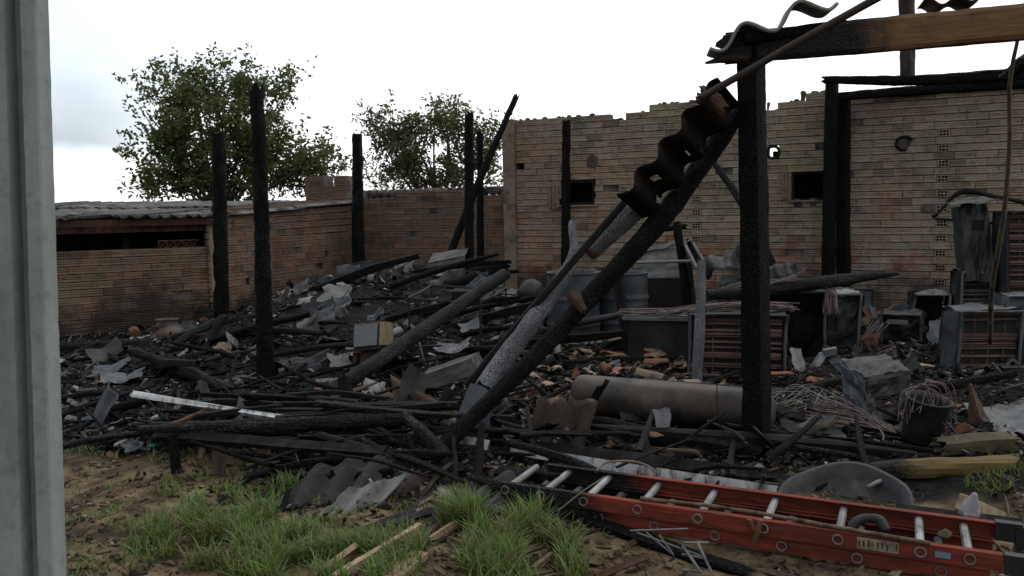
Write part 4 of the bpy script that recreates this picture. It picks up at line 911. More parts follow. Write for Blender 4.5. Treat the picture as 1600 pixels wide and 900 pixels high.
rail(A2, B, gz + .068, gz + .138, nl, 'orangeburnt'); rail(A2 + dl * .10 + nl * .012, B - dl * .04 + nl * .012, gz, gz + .062, nl, 'orangeburnt')
rail(A2 + nl * WDT + dl * .1, B + nl * WDT + dl * .03, gz + .068, gz + .138, -nl, 'orangeburnt'); rail(A2 + nl * (WDT - .012) + dl * .2, B + nl * (WDT - .012), gz, gz + .062, -nl, 'orangeburnt')
def ring_rung(q, z, lower=False):
    m = MB(); p0, p1 = q + nl * -.004 + V((0, 0, z)), q + nl * (WDT + .004) + V((0, 0, z))
    seg = 20; o = len(m.v); ax = nl; u = dl; w_ = V((0, 0, 1))
    ri, ro = .0165, .0225
    if lower: p0 = p0 + nl * .012; p1 = p1 - nl * .012
    for (pt, r) in ((p0 + nl * .05, ri * .9), (p0 - nl * .002, ri), (p0 - nl * .002, ro), (p0 + nl * .006, ro), (p0 + nl * .006, ri), (p1, ri)):
        for k in range(seg):
            th = 2 * math.pi * k / seg; rr = r * (1 + (.07 if k % 2 and abs(r - ri) < 1e-6 else 0)); m.v.append(tuple(pt + u * math.cos(th) * rr + w_ * math.sin(th) * rr))
    for i in range(5):
        for k in range(seg): m.f.append((i * seg + k, i * seg + (k + 1) % seg, (i + 1) * seg + (k + 1) % seg, (i + 1) * seg + k))
    m.f.append(tuple(range(seg)))
    part('rung', m, 'alu', ld)
for px in (790, 845, 912, 996, 1090, 1193, 1310, 1440, 1518):
    r = ray(px, 800); t = (A - CAM).dot(nl) / r.dot(nl); q = CAM + r * t; q.z = 0
    ring_rung(q, gz + .104)
    if px < 1518: ring_rung(q + dl * .075, gz + .032, True)
for px0, px1, mk, nm in ((1340, 1406, 'label', 'label'), (1463, 1488, 'bluelabel', 'sticker')):
    qs = []
    for px in (px0, px1):
        r = ray(px, 800); t = (A - CAM).dot(nl) / r.dot(nl); q = CAM + r * t; qs.append((q - A2).dot(dl))
    m = MB(); c = A2 + dl * sum(qs) / 2 - nl * .0022; hh = .024 if nm == 'label' else .012
    m.box(c + V((0, 0, gz + .104)), dl * ((qs[1] - qs[0]) / 2), nl * .0008, V((0, 0, hh))); part(nm, m, mk, ld)
    if nm == 'label':
        m = MB()
        for k in range(9):
            f = (k + .5) / 9 - .5
            if k % 4 == 3: continue
            m.box(c + dl * (f * (qs[1] - qs[0])) + V((0, 0, gz + .104 + .004 * (k % 3 - 1))) - nl * .001, dl * .003, nl * .0006, V((0, 0, hh * .55)))
        part('label_print', m, 'olive', ld, kind='stuff')
m = MB()
for off in (0, WDT): m.box(B + nl * off + dl * .05 + V((0, 0, gz + .104)), dl * .05, nl * .022, V((0, 0, .048)))
for k, off in enumerate((0, WDT)):
    m = MB(); m.box(B + nl * (off + .012 * (1 - 2 * k)) + dl * .055 + V((0, 0, gz + .104)), dl * .05, nl * .02, V((0, 0, .04))); m.box(B + nl * (off + .012 * (1 - 2 * k)) + dl * .10 + V((0, 0, gz + .085)), dl * .02, nl * .028, V((0, 0, .05))); part('end_foot', m, 'blackplastic', ld)
m = MB(); q = A + dl * .82; m.bar(q - nl * .012 + V((0, 0, gz + .03)), q - nl * .016 + dl * .03 + V((0, 0, gz + .145)), dl * .012, nl * .005); m.bar(q - nl * .014 + dl * -.02 + V((0, 0, gz + .14)), q - nl * .014 + dl * .012 + V((0, 0, gz + .09)), dl * .008, nl * .006); part('rail_lock', m, 'rust', ld)
# rope and strips over the ladder
m = MB(); m.tube(spline([A + dl * .3 + nl * .03 + V((0, 0, .16)), A + dl * .7 + nl * .06 + V((0, 0, .16)), A + dl * 1.15 + nl * .02 + V((0, 0, .16)), A + dl * 1.5 + nl * -.01 + V((0, 0, .16))], 8), .009, 6, True, .4); solo('charred_rope', m, 'wood', 'stiff burnt rope lying along the near ladder rail', 'rope', smooth=True)
# wire grate under the ladder
gr = thing('wire_grate', 'bent pale wire grate lying on the soil below the ladder', 'grate', P(1050, 880, 3.4)); m = None
for k, (p, q) in enumerate((((985, 829, 3.5), (1075, 826, 3.42)), ((995, 832, 3.49), (1100, 870, 3.36)), ((1010, 832, 3.47), (1053, 868, 3.42)), ((1030, 836, 3.45), (1052, 866, 3.41)), ((1068, 848, 3.4), (1108, 848, 3.38)), ((1065, 866, 3.4), (1100, 872, 3.36)), ((1066, 852, 3.4), (1096, 895, 3.3)), ((1090, 848, 3.38), (1112, 895, 3.3)), ((1068, 890, 3.32), (1092, 893, 3.3)))):
    m = MB(); m.tube(spline([P(*p), P(*q)], 4), .0035 if k < 4 else .006, 6); part('wire', m, 'lightmetal', gr)
# ------------------------------------------------------------------ tank, drums, pots
a, b = P(905, 617, 5.88), P(1200, 644, 5.36); ax = (b - a); L = ax.length
tk = thing('steel_tank', 'long scorched steel tank lying on its side behind the charred beams', 'tank', (a + b) / 2 - V((0, 0, .15))); m = MB(); r = .148
m.lathe([(0, -.05), (.06, -.045), (.11, -.03), (.14, -.005), (r, .02), (r, L * .3), (r + .004, L * .3 + .005), (r + .004, L * .3 + .012), (r, L * .3 + .017), (r, L * .65), (r, L - .02), (.14, L + .005), (.11, L + .03), (.06, L + .045), (0, L + .05)], a, ax, 40, 1, .09); part('tank_shell', m, 'tank', tk, True)
m = MB(); m.lathe([(.02, -.09), (.026, -.088), (.026, -.04), (.018, -.04)], a, ax, 12); part('pipe_stub', m, 'rust', tk, True)
def drum(label, px, d, mk, h=.86, r=.285, tilt=(0, 0, 1), z=0.):
    b = P(px, gy(px, d), d); b.z = z - .02; t = thing('steel_drum', label, 'drum', b); m = MB(); pr = [(0, .01), (r - .01, .01), (r, 0), (r + .006, .01), (r, .025)]
    for k in range(1, 40):
        zz = .025 + (h - .05) * k / 40; q = r + (.017 * max(0, 1 - abs(zz - h * .34) / .024)) + (.017 * max(0, 1 - abs(zz - h * .67) / .024)) + (.003 * math.sin(zz * 150) if .42 < zz / h < .6 else 0)
        pr.append((q, zz))
    pr += [(r, h - .02), (r + .007, h - .01), (r + .004, h), (r - .008, h - .004), (r - .012, h - .03), (r - .014, .1), (0, .09)]
    m.lathe(pr, b, tilt, 40, 1, .025); part('drum_body', m, mk, t, True); m = MB()
    rp = [b + V((math.cos(x) * (r + .004), math.sin(x) * (r + .004), h - .004)) for x in np.linspace(0, 2 * math.pi, 33)]; m.tube(rp, .008, 6); part('rim', m, mk, t, True)
drum('blue grey steel drum partly hidden by the leaning beam, left one', 897, 8.9, 'bluemetal'); drum('blue grey steel drum standing beside the wire covered bench, right one', 972, 9.1, 'bluemetal', .83)
pt = thing('clay_pot', 'round bellied clay pot with a burnt dark mouth before the low wall', 'pot', P(262, gy(262, 9.6) - 6, 9.6)); c = WL[pt.name]; m = MB()
MT['pot'] = pmat('scorched_orange_clay', [(.02, .018, .016), (.10, .088, .075), (.19, .07, .03), (.10, .045, .025)], 3.2, .85, .4, 30, grime=.3, gs=5)
m.lathe([(0, 0), (.11, 0), (.16, .03), (.19, .08), (.185, .12), (.15, .155), (.125, .17), (.12, .2), (.125, .235)], c, (0, .05, 1), 32); part('pot_belly', m, 'pot', pt, True); m = MB()
m.lathe([(.12, .235), (.135, .24), (.137, .255), (.125, .262), (.105, .255), (.1, .2), (.1, .06), (0, .05)], c, (0, .05, 1), 32); part('pot_rim', m, 'brownsheet', pt, True)
def bucket(name, label, c, ax, r0, r1, h, mk, cat='bucket', handle=True):
    t = thing(name, label, cat, c); m = MB(); ax = V(ax).normalized()
    m.lathe([(0, .01), (r0, .0), (r0 + .004, .02), (r1 - .003, h - .02), (r1 + .006, h - .01), (r1 + .006, h), (r1 - .006, h), (r1 - .012, h - .03), (r0 - .006, .03), (0, .03)], c, ax, 30, 1, .06); part('bucket_body', m, mk, t, True)
    if handle:
        x = ax.orthogonal().normalized(); y = ax.cross(x); m = MB()
        m.tube([V(c) + ax * (h - .02 - math.sin(q) * r1 * .8) + x * math.cos(q) * (r1 + .01) + y * (r1 * .5 * math.sin(q)) for q in np.linspace(0, math.pi, 13)], .004, 6); part('handle', m, 'greywire', t, True)
bucket('tilted_bucket', 'large pale bucket tipped over near the wall corner', P(527, 455, 11.4), (.55, -.45, .45), .15, .2, .4, 'galv', handle=False)
bucket('scrap_bucket', 'sooty bucket heaped with pale wire by the yellow ended timber', P(1437, 688, 4.85), (.1, -.15, 1), .105, .125, .27, 'darkmetal')
m = MB(); c = P(828, 458, 10.2); m.lathe([(.001, -.2), (.08, -.18), (.15, -.12), (.19, 0), (.15, .12), (.08, .18), (.001, .2)], c, (.2, -1, .1), 26, .85, .08); solo('mesh_ball', m, 'darkmetal', 'round grey scorched mesh casing behind the left steel drum', 'casing', smooth=True)
# tub
MT['galvdark'] = pmat('dark_sooty_metal', [(.015, .016, .017), (.032, .034, .036), (.09, .093, .096)], 5, .6, .3, 14, (1, 1, 1), grime=.7, metal=.2, gs=4); c = P(1318, 815, 4.05); m = MB(); ax = V((-.10, -.22, .95))
m.lathe([(.001, 0), (.18, .0), (.29, .02), (.33, .06), (.365, .115), (.385, .12), (.38, .108), (.338, .06), (.3, .01), (.18, -.012), (.001, -.012)], c, ax, 48, .8, .07); solo('metal_tub', m, 'galvdark', 'wide dented metal basin lying behind the ladder', 'basin', smooth=True)
m = MB(); m.tube(spline([P(1355, 762, 4.2), P(1375, 752, 4.2), P(1392, 748, 4.25)], 4), .012, 8, True, .3); solo('bone_white_pipe', m, 'lightmetal', 'short pale bent pipe behind the rim of the basin', 'pipe', smooth=True)
m = MB(); m.lathe([(.0, .0), (.045, .0), (.05, .02), (.03, .07), (.012, .11), (0, .12)], P(1514, 806, 3.72), (.15, -.1, 1), 12, .8, .6); solo('burnt_rag', m, 'cloth', 'crumpled lilac grey burnt rag by the yellow edged plank', 'rag')
# black bundle and rag on ladder
m = MB(); m.tube(spline([P(1322, 838, 3.5), P(1335, 818, 3.5), P(1350, 810, 3.5), P(1372, 812, 3.48), P(1385, 830, 3.45)], 5), .022, 8, True, .5); solo('burnt_hose', m, 'blackplastic', 'black burnt hose coil lying between the ladder rungs', 'hose', smooth=True)
m = MB(); m.lathe([(0, 0), (.03, 0), (.034, .012), (.01, .03), (0, .032)], P(1476, 838, 3.24), (0, -.2, 1), 9, .6, .7); solo('yellow_rag', m, 'olive', 'yellowish scrap lying on a ladder rung near the end', 'scrap')
# ------------------------------------------------------------------ appliances and scrap furniture
def gp(px, d, z=0.):
    p = P(px, gy(px, d), d); p.z = z; return p
def slab(m, o, u, v, w): o, u, v, w = V(o), V(u), V(v), V(w); return m.box(o + (u + v + w) / 2, u / 2, v / 2, w / 2)
def panel(m, o, u, v, t=.004, amp=.012, sd=0., n=8, skip=None):
    o, u, v = V(o), V(u), V(v); nn = u.cross(v).normalized()
    return m.sheet(lambda a, b: o + u * a + v * b + nn * (amp * noise.noise(V((a * 2.6 + sd, b * 2.6, sd))) + .4 * amp * noise.noise(V((a * 7, b * 7 + sd, 1)))), n, n, t, skip)
Z = V((0, 0, 1))
def frame_axes(pxl, dl_, pxr, dr_, z0=0.):
    a, b = gp(pxl, dl_, z0), gp(pxr, dr_, z0); u = b - a; nb = V((-u.y, u.x, 0)).normalized(); return a, u, nb   # nb points away from the camera
def casing(name, label, pxl, dl_, pxr, dr_, h, dep, mk='darkmetal', edge='galv', z0=0., front=None, cat='casing', inside='hole', lean=0., topmk=None, edges=('t', 'l', 'r', 'b'), amp=.05):
    lean = lean or R.uniform(-.06, .12); a, u, nb = frame_axes(pxl, dl_, pxr, dr_, z0); t = thing(name, label, cat, a + u / 2); up = (Z + nb * lean + u.normalized() * R.uniform(-.05, .05)).normalized() * h; sd = pxl * .13
    m = MB(); panel(m, a + nb * .004, nb * dep, up, .004, amp, sd); panel(m, a + u + nb * .004, nb * dep, up, .004, amp, sd + 1); panel(m, a + nb * dep, u, up, .004, amp, sd + 2); part('side_panel', m, mk, t)
    m = MB(); panel(m, a + up + nb * .002, u, nb * dep, .004, amp, sd + 4); part('top_panel', m, topmk or mk, t)
    un = u.normalized(); e = .014; m = MB()
    if 't' in edges: m.tube(spline([a + up, a + up + u / 2 + Z * .012 * math.sin(sd), a + u + up], 4), e, 6, True, .2)
    if 'b' in edges: m.tube([a + Z * .015, a + u + Z * .015], e, 6)
    if 'l' in edges: m.tube([a + Z * .02, a + up * .5 + un * .006, a + up], e, 6)
    if 'r' in edges: m.tube([a + u + Z * .02, a + u + up * .5 - un * .006, a + u + up], e, 6)
    part('edge_frame', m, edge, t)
    if front == 'panel':
        m = MB(); panel(m, a + nb * .03 + un * .02, u - un * .04, up * .97, .004, amp, sd + 7); part('front_panel', m, inside, t)
    if front == 'fins':
        n = max(6, int(h / .030)); fm = MB(); fm.sheet(lambda p, q: a + un * .03 + (u - un * .06) * p + nb * (.02 + .014 * q + .005 * noise.noise(V((p * 6, q, sd)))) + Z * (.017 * q + .003 * noise.noise(V((p * 4, 2, sd)))), 12, 1, .003)
        me = fm.mesh('fin', inside)
        for k in range(n):
            o = bpy.data.objects.new('fin', me); COL.objects.link(o); o.parent = t; o.location = -WL[t.name] + up * ((k + .6) / (n + .3)) + V((R.uniform(-.003, .003), 0, R.uniform(-.004, .004))); o.rotation_euler = (R.uniform(-.01, .01), R.uniform(-.012, .012), 0)
        m = MB(); slab(m, a + un * .02 + nb * .06, u - un * .04, up * .98, nb * .02); part('coil_back', m, 'darkmetal', t)
        m = MB()
        for k in range(3): m.tube([a + u * (.25 * (k + 1)) + nb * .03 + Z * .02, a + u * (.25 * (k + 1)) + nb * .03 + up], .005, 5)
        part('coil_pipe', m, 'rust', t, kind='stuff')
    if front == 'hole':
        m = MB(); c = a + u * .5 + up * .55; hu, hv = u * .24, up * .24; q = nb * -.006
        panel(m, a + q, u, up, .004, amp * .4, sd, 12, lambda p, r: abs(p - .5) < .25 and abs(r - .55) < .27); part('front_panel', m, mk, t)
    return t, a, u, nb, up
def wires(name, label, runs, n, spread, r, mk, per=6, jit=.5, kind='stuff', cat='wire'):
    m = MB()
    for _ in range(n):
        pts = R.choice(runs); off = V((R.gauss(0, spread), R.gauss(0, spread), abs(R.gauss(0, spread * .6))))
        m.tube(spline([p + off + V((R.gauss(0, spread * jit), R.gauss(0, spread * jit), R.gauss(0, spread * jit * .6))) for p in pts], per), r * R.uniform(.7, 1.3), 4, False)
    return solo(name, m, mk, label, cat, kind=kind, smooth=True)
# coil unit behind the massive post, with the boxes to its right
t, a, u, nb, up = casing('condenser_unit', 'rusty finned coil unit behind the massive square post, heaped with wire', 1076, 7.25, 1226, 7.05, .56, .42, 'darkmetal', 'galv', 0, 'fins', 'condenser', 'fin')
wires('wire_bundle', 'pinkish bare wires lying in a heap on the rusty coil unit', [[a + up + u * -.05 + nb * .1, a + up + u * .3 + nb * .15 + Z * .04, a + up + u * .7 + nb * .2 + Z * .05, a + up + u * 1.08 + nb * .25 + Z * .02]], 46, .035, .0035, 'pinkwire')
t, a, u, nb, up = casing('open_casing', 'tall open dark appliance casing with a pale bent edge right of the coil unit', 1192, 7.9, 1288, 7.7, .70, .4, 'darkmetal', 'galv', 0, None, 'casing', edges=('t', 'r', 'b'))
wires('wire_bundle', 'pinkish wires spilling over the tall open casing', [[a + up + u * -.8 + nb * .1 - Z * .06, a + up + u * -.2 + nb * .12 + Z * .02, a + up + u * .6 + nb * .15 + Z * .05, a + up + u * 1.02 + nb * .1, a + up * .7 + u * 1.08 - nb * .05]], 34, .03, .0035, 'pinkwire')
casing('dark_casing', 'dark casing with a pale cluttered top standing behind the tall open one', 1286, 8.4, 1340, 8.3, .60, .4, 'darkmetal', 'galv', 0, 'panel', 'casing', 'darkmetal', topmk='lightmetal')
casing('window_appliance', 'grey boxy appliance with a square opening at the foot of the post pair', 1312, 10.2, 1362, 10.15, .45, .35, 'bluemetal', 'darkmetal', 0, 'hole')
casing('appliance', 'dark blue squat appliance with a pale strip across its front', 1378, 8.7, 1440, 8.5, .34, .4, 'bluedark' if 'bluedark' in MT else 'darkmetal', 'bluemetal', 0, 'panel', 'appliance', 'darkmetal')
a, u, nb = frame_axes(1386, 8.6, 1418, 8.5, .2); m = MB(); slab(m, a - nb * .03 - Z * -.05, u, Z * .045, nb * .01); solo('pale_strip', m, 'lightmetal', 'pale metal strip lying against the dark blue appliance', 'strip')
casing('open_casing', 'sooty open casing with a pale rim left of the right hand coil unit', 1428, 8.9, 1482, 8.8, .52, .4, 'darkmetal', 'lightmetal', 0, None, 'casing', edges=('t', 'r'), topmk='galv')
t, a, u, nb, up = casing('condenser_unit', 'wide coil unit with a blue grey side and reddish fins at the right', 1496, 7.35, 1592, 7.3, .53, .42, 'bluemetal', 'galv', 0, 'fins', 'condenser', 'fin')
m = MB(); panel(m, a - u * .28 + nb * .02, u * .26, up, .006, .008, 2.); part('front_panel', m, 'bluemetal', t)
t, a, u, nb, up = casing('condenser_unit', 'narrow upper coil unit with pale fins behind the wide one', 1497, 8.6, 1546, 8.55, .78, .35, 'darkmetal', 'galv', 0, 'fins', 'condenser', 'galv')
casing('tall_casing', 'tall dark radiator casing with red fins at the right edge of the photo', 1574, 8.3, 1660, 8.2, 1.42, .4, 'darkmetal', 'darkmetal', 0, 'fins', 'radiator', 'fin')
casing('dark_casing', 'blue grey box with a pale top rim at the right edge', 1566, 7.75, 1640, 7.7, .62, .3, 'bluemetal', 'lightmetal', 0, 'panel', 'casing', 'bluemetal')
m = MB(); panel(m, P(1512, 440, 8.45), P(1556, 440, 8.4) - P(1512, 440, 8.45), P(1500, 318, 8.7) - P(1512, 440, 8.45), .006, .05, 4., 12); panel(m, P(1512, 440, 8.46), P(1496, 440, 8.75) - P(1512, 440, 8.46), P(1502, 322, 8.7) - P(1512, 440, 8.46), .006, .03, 5.)
panel(m, P(1494, 322, 8.6), P(1562, 312, 8.5) - P(1494, 322, 8.6), V((0, .3, .03)), .006, .03, 6.)
solo('sheet_metal_flue', m, 'darkmetal', 'tall bent sheet metal panel standing on the narrow coil unit', 'panel')
m = MB(); m.box(P(1528, 352, 8.42), (.07, .01, 0), (0, .01, 0), (0, 0, .06)); solo('panel_opening', m, 'hole', 'black square block in place of an opening on the tall bent panel', 'cover')  # solid black block drawn in place of an opening
TL('branch', 'mangled dark conduit arching over the tall bent panel', 'conduit', [(1462, 338, 9.2), (1500, 300, 9.1), (1560, 308, 8.9), (1640, 325, 8.7)], [6, 10, 7, 8], 'soft', rough=.3, seg=8, bite=0)
TL('branch', 'second thin conduit reaching level from the wall to the bent panel', 'conduit', [(1466, 342, 9.3), (1500, 345, 9.0), (1600, 352, 8.6)], [5, 5, 6], 'soft', rough=.2, seg=8, bite=0)
m = MB(); pts = spline([P(1592, 52, 4.9), P(1578, 130, 5.0), P(1577, 230, 5.2), P(1568, 340, 5.5), P(1550, 450, 5.9), P(1547, 535, 6.3)], 8); m.tube(pts, [.011 + .008 * i / len(pts) for i in range(len(pts))], 9, True, .12); solo('hanging_pole', m, 'olivepole' if 'olivepole' in MT else 'wood', 'thin curved brown pole hanging from the roof beam end to the wide coil unit', 'pole', smooth=True)
# scrap in front of the appliances
t = thing('bent_bracket', 'grey broken machine bracket tilted in the wire and ash', 'bracket', G(1300, 585)); 
m = MB(); m.bar(P(1288, 548, 6.9), P(1340, 598, 6.6), V((.02, .02, .05)), V((.0, .05, .0))); part('arm', m, 'bluemetal', t); m = MB(); m.bar(P(1268, 580, 6.75), P(1288, 550, 6.85), V((.035, 0, .01)), V((0, .03, 0))); m.bar(P(1286, 552, 6.82), P(1306, 548, 6.8), V((.0, 0, .03)), V((0, .03, 0))); part('arm', m, 'galv', t)
t = thing('crumpled_housing', 'large crumpled grey metal housing left of the scrap bucket', 'housing', G(1395, 662)); a = G(1358, 672); u = G(1428, 658) - a; v = V((.0, .10, .34))
m = MB(); panel(m, a, u, v, .005, .06, 3., 12, lambda p, q: noise.noise(V((p * 3, q * 3, 1))) > .35); part('front_panel', m, 'darkmetal', t); m = MB(); panel(m, a + v, u * 1.05, V((-.04, .30, .06)), .005, .04, 8., 12); part('top_panel', m, 'darkmetal', t); m = MB(); panel(m, a, V((-.03, .32, .05)), v, .005, .05, 5., 10); part('side_panel', m, 'bluemetal', t)
m = MB(); m.lathe([(.12, 0), (.10, .1), (.06, .2), (.02, .3), (.0, .31)], G(1528, 670), (-.15, .1, 1), 14, .5, .8); solo('crumpled_cone', m, 'redwood', 'dark red crumpled pointed scrap right of the scrap bucket', 'scrap')
c = P(1437, 620, 4.85)
wires('wire_tangle', 'loops of pale wire hanging over the scrap bucket', [[P(1420, 645, 4.72), P(1440, 605, 4.78), P(1460, 625, 4.75), P(1452, 655, 4.72)], [P(1412, 660, 4.72), P(1425, 612, 4.76), P(1475, 600, 4.8), P(1490, 668, 4.75)], [P(1450, 600, 4.8), P(1468, 640, 4.72), P(1510, 690, 4.7)]], 9, .02, .0035, 'pinkwire', 7, .7)
wires('wire_bundle', 'long bundle of pinkish bare wires on the ground behind the sill beam', [[P(1272, 655, 5.4), P(1330, 668, 5.25), P(1390, 685, 5.05), P(1442, 698, 4.9)], [P(1280, 640, 5.5), P(1340, 650, 5.4), P(1410, 690, 5.0), P(1450, 700, 4.9)], [P(1310, 635, 5.6), P(1350, 662, 5.3), P(1420, 684, 5.1)]], 70, .035, .003, 'pinkwire', 7, .5)
wires('wire_tangle', 'pinkish wire curl standing up beside the post pair', [[P(1190, 452, 7.6), P(1215, 440, 7.6), P(1245, 432, 7.6), P(1262, 420, 7.6)]], 7, .02, .003, 'pinkwire')
wires('wire_tangle', 'reddish wire curls in front of the dark blue appliance', [[P(1365, 560, 8), P(1360, 530, 8), P(1378, 505, 8.1)], [P(1350, 565, 7.9), P(1385, 548, 7.9), P(1400, 560, 7.8)]], 14, .04, .004, 'pinkwire')
# wire covered bench between the drums and the coil unit
t = thing('workbench', 'low bench with a pale top strip between the drums and the coil unit', 'bench', gp(1030, 8.0)); a, u, nb = frame_axes(972, 8.0, 1092, 7.8, .42)
m = MB(); slab(m, a, u, Z * .03, nb * .45); part('bench_top', m, 'galv', t); m = MB(); slab(m, a + V((.05, .05, -.44)), u * .86, Z * .43, nb * .36); part('bench_body', m, 'darkmetal', t)
for q in (.03, .93): m = MB(); slab(m, a + u * q - Z * .44, u * .04, Z * .43, nb * .03); part('leg', m, 'soft', t)
wires('wire_bundle', 'thick flat bundle of pinkish grey wires on the low bench', [[a + Z * .05 + nb * .1 - u * .02, a + u * .3 + Z * .055 + nb * .12, a + u * .7 + Z * .06 + nb * .15, a + u * 1.02 + Z * .10 + nb * .1]], 60, .03, .0035, 'pinkwire', 6, .3)
wires('wire_bundle', 'grey wires fanned out at the right of the low bench', [[a + u * .5 + Z * .05, a + u * .8 + Z * .09, a + u * 1.2 + Z * .14 + nb * .1]], 26, .03, .003, 'greywire', 6, .6)
# rack frame of burnt bars
rk = thing('metal_rack', 'charred upright rack frame standing behind the low bench', 'rack', gp(1060, 9.4))
for k, (p, q, w_, mk) in enumerate((((1008, 362, 9.5), (1068, 354, 9.4), 9, 'char'), ((1058, 352, 9.35), (1078, 502, 9.25), 13, 'char'), ((1074, 380, 9.3), (1086, 500, 9.2), 8, 'soft'), ((965, 411, 9.0), (1076, 408, 9.0), 5, 'galv'), ((957, 415, 8.8), (978, 556, 8.3), 6, 'soft'), ((963, 412, 8.75), (990, 556, 8.2), 9, 'char'), ((978, 490, 8.35), (984, 556, 8.2), 16, 'char'))):
    timber('bar', [P(*p), P(*q)], [w_ * p[2] / F] * 2, mk, parent=rk, sq=.7, rough=.12, seg=8, bite=.1)
t = thing('metal_box', 'grey torn sheet metal box on the rack behind the drums', 'box', P(1035, 436, 9.8)); m = MB(); panel(m, P(1004, 436, 9.8), P(1060, 432, 9.75) - P(1004, 436, 9.8), V((0, .03, .34)), .004, .02, 1.); panel(m, P(1004, 436, 9.8), V((.05, .4, 0)), V((0, .02, .3)), .004, .02, 2.); part('side_panel', m, 'lightmetal', t); m = MB(); panel(m, P(1003, 396, 9.78), P(1064, 380, 9.7) - P(1003, 396, 9.78), V((0, .3, .02)), .01, .03, 3.); part('lid', m, 'darkmetal', t)
m = MB(); slab(m, P(1000, 442, 9.7), V((.62, -.02, 0)), V((0, .4, 0)), V((0, 0, .03))); slab(m, P(1004, 500, 9.7), V((.56, -.02, 0)), V((0, .38, 0)), V((0, 0, .5))); solo('black_cabinet', m, 'hole', 'black burnt cabinet under the torn grey box', 'cabinet')
t = thing('metal_crate', 'tilted open metal crate behind the upright silvery log', 'crate', P(1082, 415, 9.2)); m = MB()
a, b, c_, d_ = P(1068, 380, 9.3), P(1078, 374, 9.3), P(1098, 408, 9.1), P(1086, 416, 9.1)
for p, q in ((a, b), (b, c_), (c_, d_), (d_, a)): m.bar(p, q, V((.012, 0, .008)), V((0, .08, 0)))
part('frame', m, 'lightmetal', t); m = MB(); panel(m, a + V((0, .08, 0)), b - a, d_ - a, .004, .01, 2.); part('back', m, 'darkmetal', t)
m = MB(); panel(m, P(1120, 470, 8.5), V((.30, .05, 0)), V((.1, .2, .24)), .02, .05, 6.); solo('dark_scrap_hood', m, 'darkmetal', 'dark folded hood of scrap metal left of the massive post', 'hood')
# middle heap objects
t = thing('wooden_cabinet', 'small wooden cabinet with a cloudy glass front tilted on the heap', 'cabinet', P(575, 575, 7.4)); a = P(550, 545, 7.35); u = P(592, 541, 7.3) - a; v = Z * .22 + V((0, .1, 0)); n_ = V((.05, .3, -.05))
m = MB(); slab(m, a + n_ * .1, u, v, n_); part('cabinet_body', m, 'wood', t); m = MB(); slab(m, a + u * .06 + v * .06 - n_ * .02, u * .86, v * .86, n_ * .1); part('glass_front', m, 'galv', t); m = MB(); slab(m, a - u * .12 - v * .12 - n_ * .3, u * 1.25, v * .10, n_ * 1.2); part('shelf', m, 'soft', t)
m = MB(); slab(m, a + u * .05 - v * 1.05, u * .8, v * .9, n_ * .8); part('drawer', m, 'redwood', t); m = MB(); slab(m, a + u * .2 - v * .98 - n_ * .01, u * .12, v * .75, n_ * .05); part('drawer_slot', m, 'hole', t)
m = MB(); slab(m, a + u * 1.01 + v * .05, V((.02, 0, 0)), v * .9, n_ * 1.1); part('side_board', m, 'palewood', t)
t = thing('metal_case', 'long grey metal case lying on its edge between the two big logs', 'case', P(700, 605, 6.6)); a = P(664, 613, 6.5); u = P(746, 584, 6.6) - a; v = P(655, 588, 6.6) - a; n_ = V((.06, .22, .02)); m = MB(); panel(m, a, u, v, .006, .012, 3., 10); panel(m, a + v, u, n_, .005, .01, 4.); panel(m, a, v, n_, .005, .01, 5.); panel(m, a + u, v, n_, .005, .01, 6.); part('case_shell', m, 'darkmetal', t); m = MB(); m.tube([a + v, a + v + u], .012, 6); part('rim', m, 'lightmetal', t)
m = MB(); slab(m, a + u * .75 + v * .6 - n_ * .02, u * .07, v * .12, n_ * .02); part('latch', m, 'lightmetal', t)
t = thing('black_tray', 'black empty appliance shell leaning on logs below the lower wall', 'tray', P(690, 440, 11.6)); a = P(664, 444, 11.5); u = P(724, 432, 11.4) - a; v = P(668, 412, 11.7) - a; n_ = V((.05, .35, .12)); m = MB(); panel(m, a, u, v, .006, .02, 3.); panel(m, a + v, u, n_, .005, .02, 4.); panel(m, a, v, n_, .005, .01, 5.); part('shell', m, 'blackplastic', t); m = MB(); m.tube([a + v, a + v + u], .012, 6); part('rim', m, 'darkmetal', t)
t = thing('table_frame', 'thin burnt metal table frame standing in the heap', 'table', gp(700, 8.6))
zt_ = .50; c1, c2, c3, c4 = gp(641, 8.6, .62), gp(752, 8.2, .60), gp(792, 9.3, .64), gp(676, 9.8, .64)
for p, q in ((c1, c2), (c2, c3), (c3, c4), (c4, c1)): m = MB(); m.tube([p, p.lerp(q, .5) - Z * .015, q], .011, 6); part('rail', m, 'darkmetal', t)
for p in (c1, c2, c3, c4): m = MB(); m.tube([p, V((p.x, p.y, 0))], .013, 6); part('leg', m, 'darkmetal', t)
m = MB(); slab(m, gp(690, 9.9, 0), V((.62, -.05, 0)), V((.02, .3, 0)), Z * .55); solo('dark_cupboard', m, 'hole', 'sooty dark cupboard behind the burnt table frame', 'cupboard')
ch = thing('chair_frame', 'bent grey tubular chair frame under the long cracked log', 'chair', G(665, 575))
for k, pts in enumerate(([P(610, 530, 7.9), P(660, 528, 7.8), P(692, 534, 7.7), P(698, 560, 7.6)], [P(606, 537, 7.8), P(650, 541, 7.6), P(690, 540, 7.5)], [P(655, 535, 7.6), P(664, 570, 7.3)], [P(620, 540, 7.6), P(634, 598, 6.9)])): m = MB(); m.tube(spline(pts, 6), .010, 7); part('tube', m, 'darkmetal', ch, True)
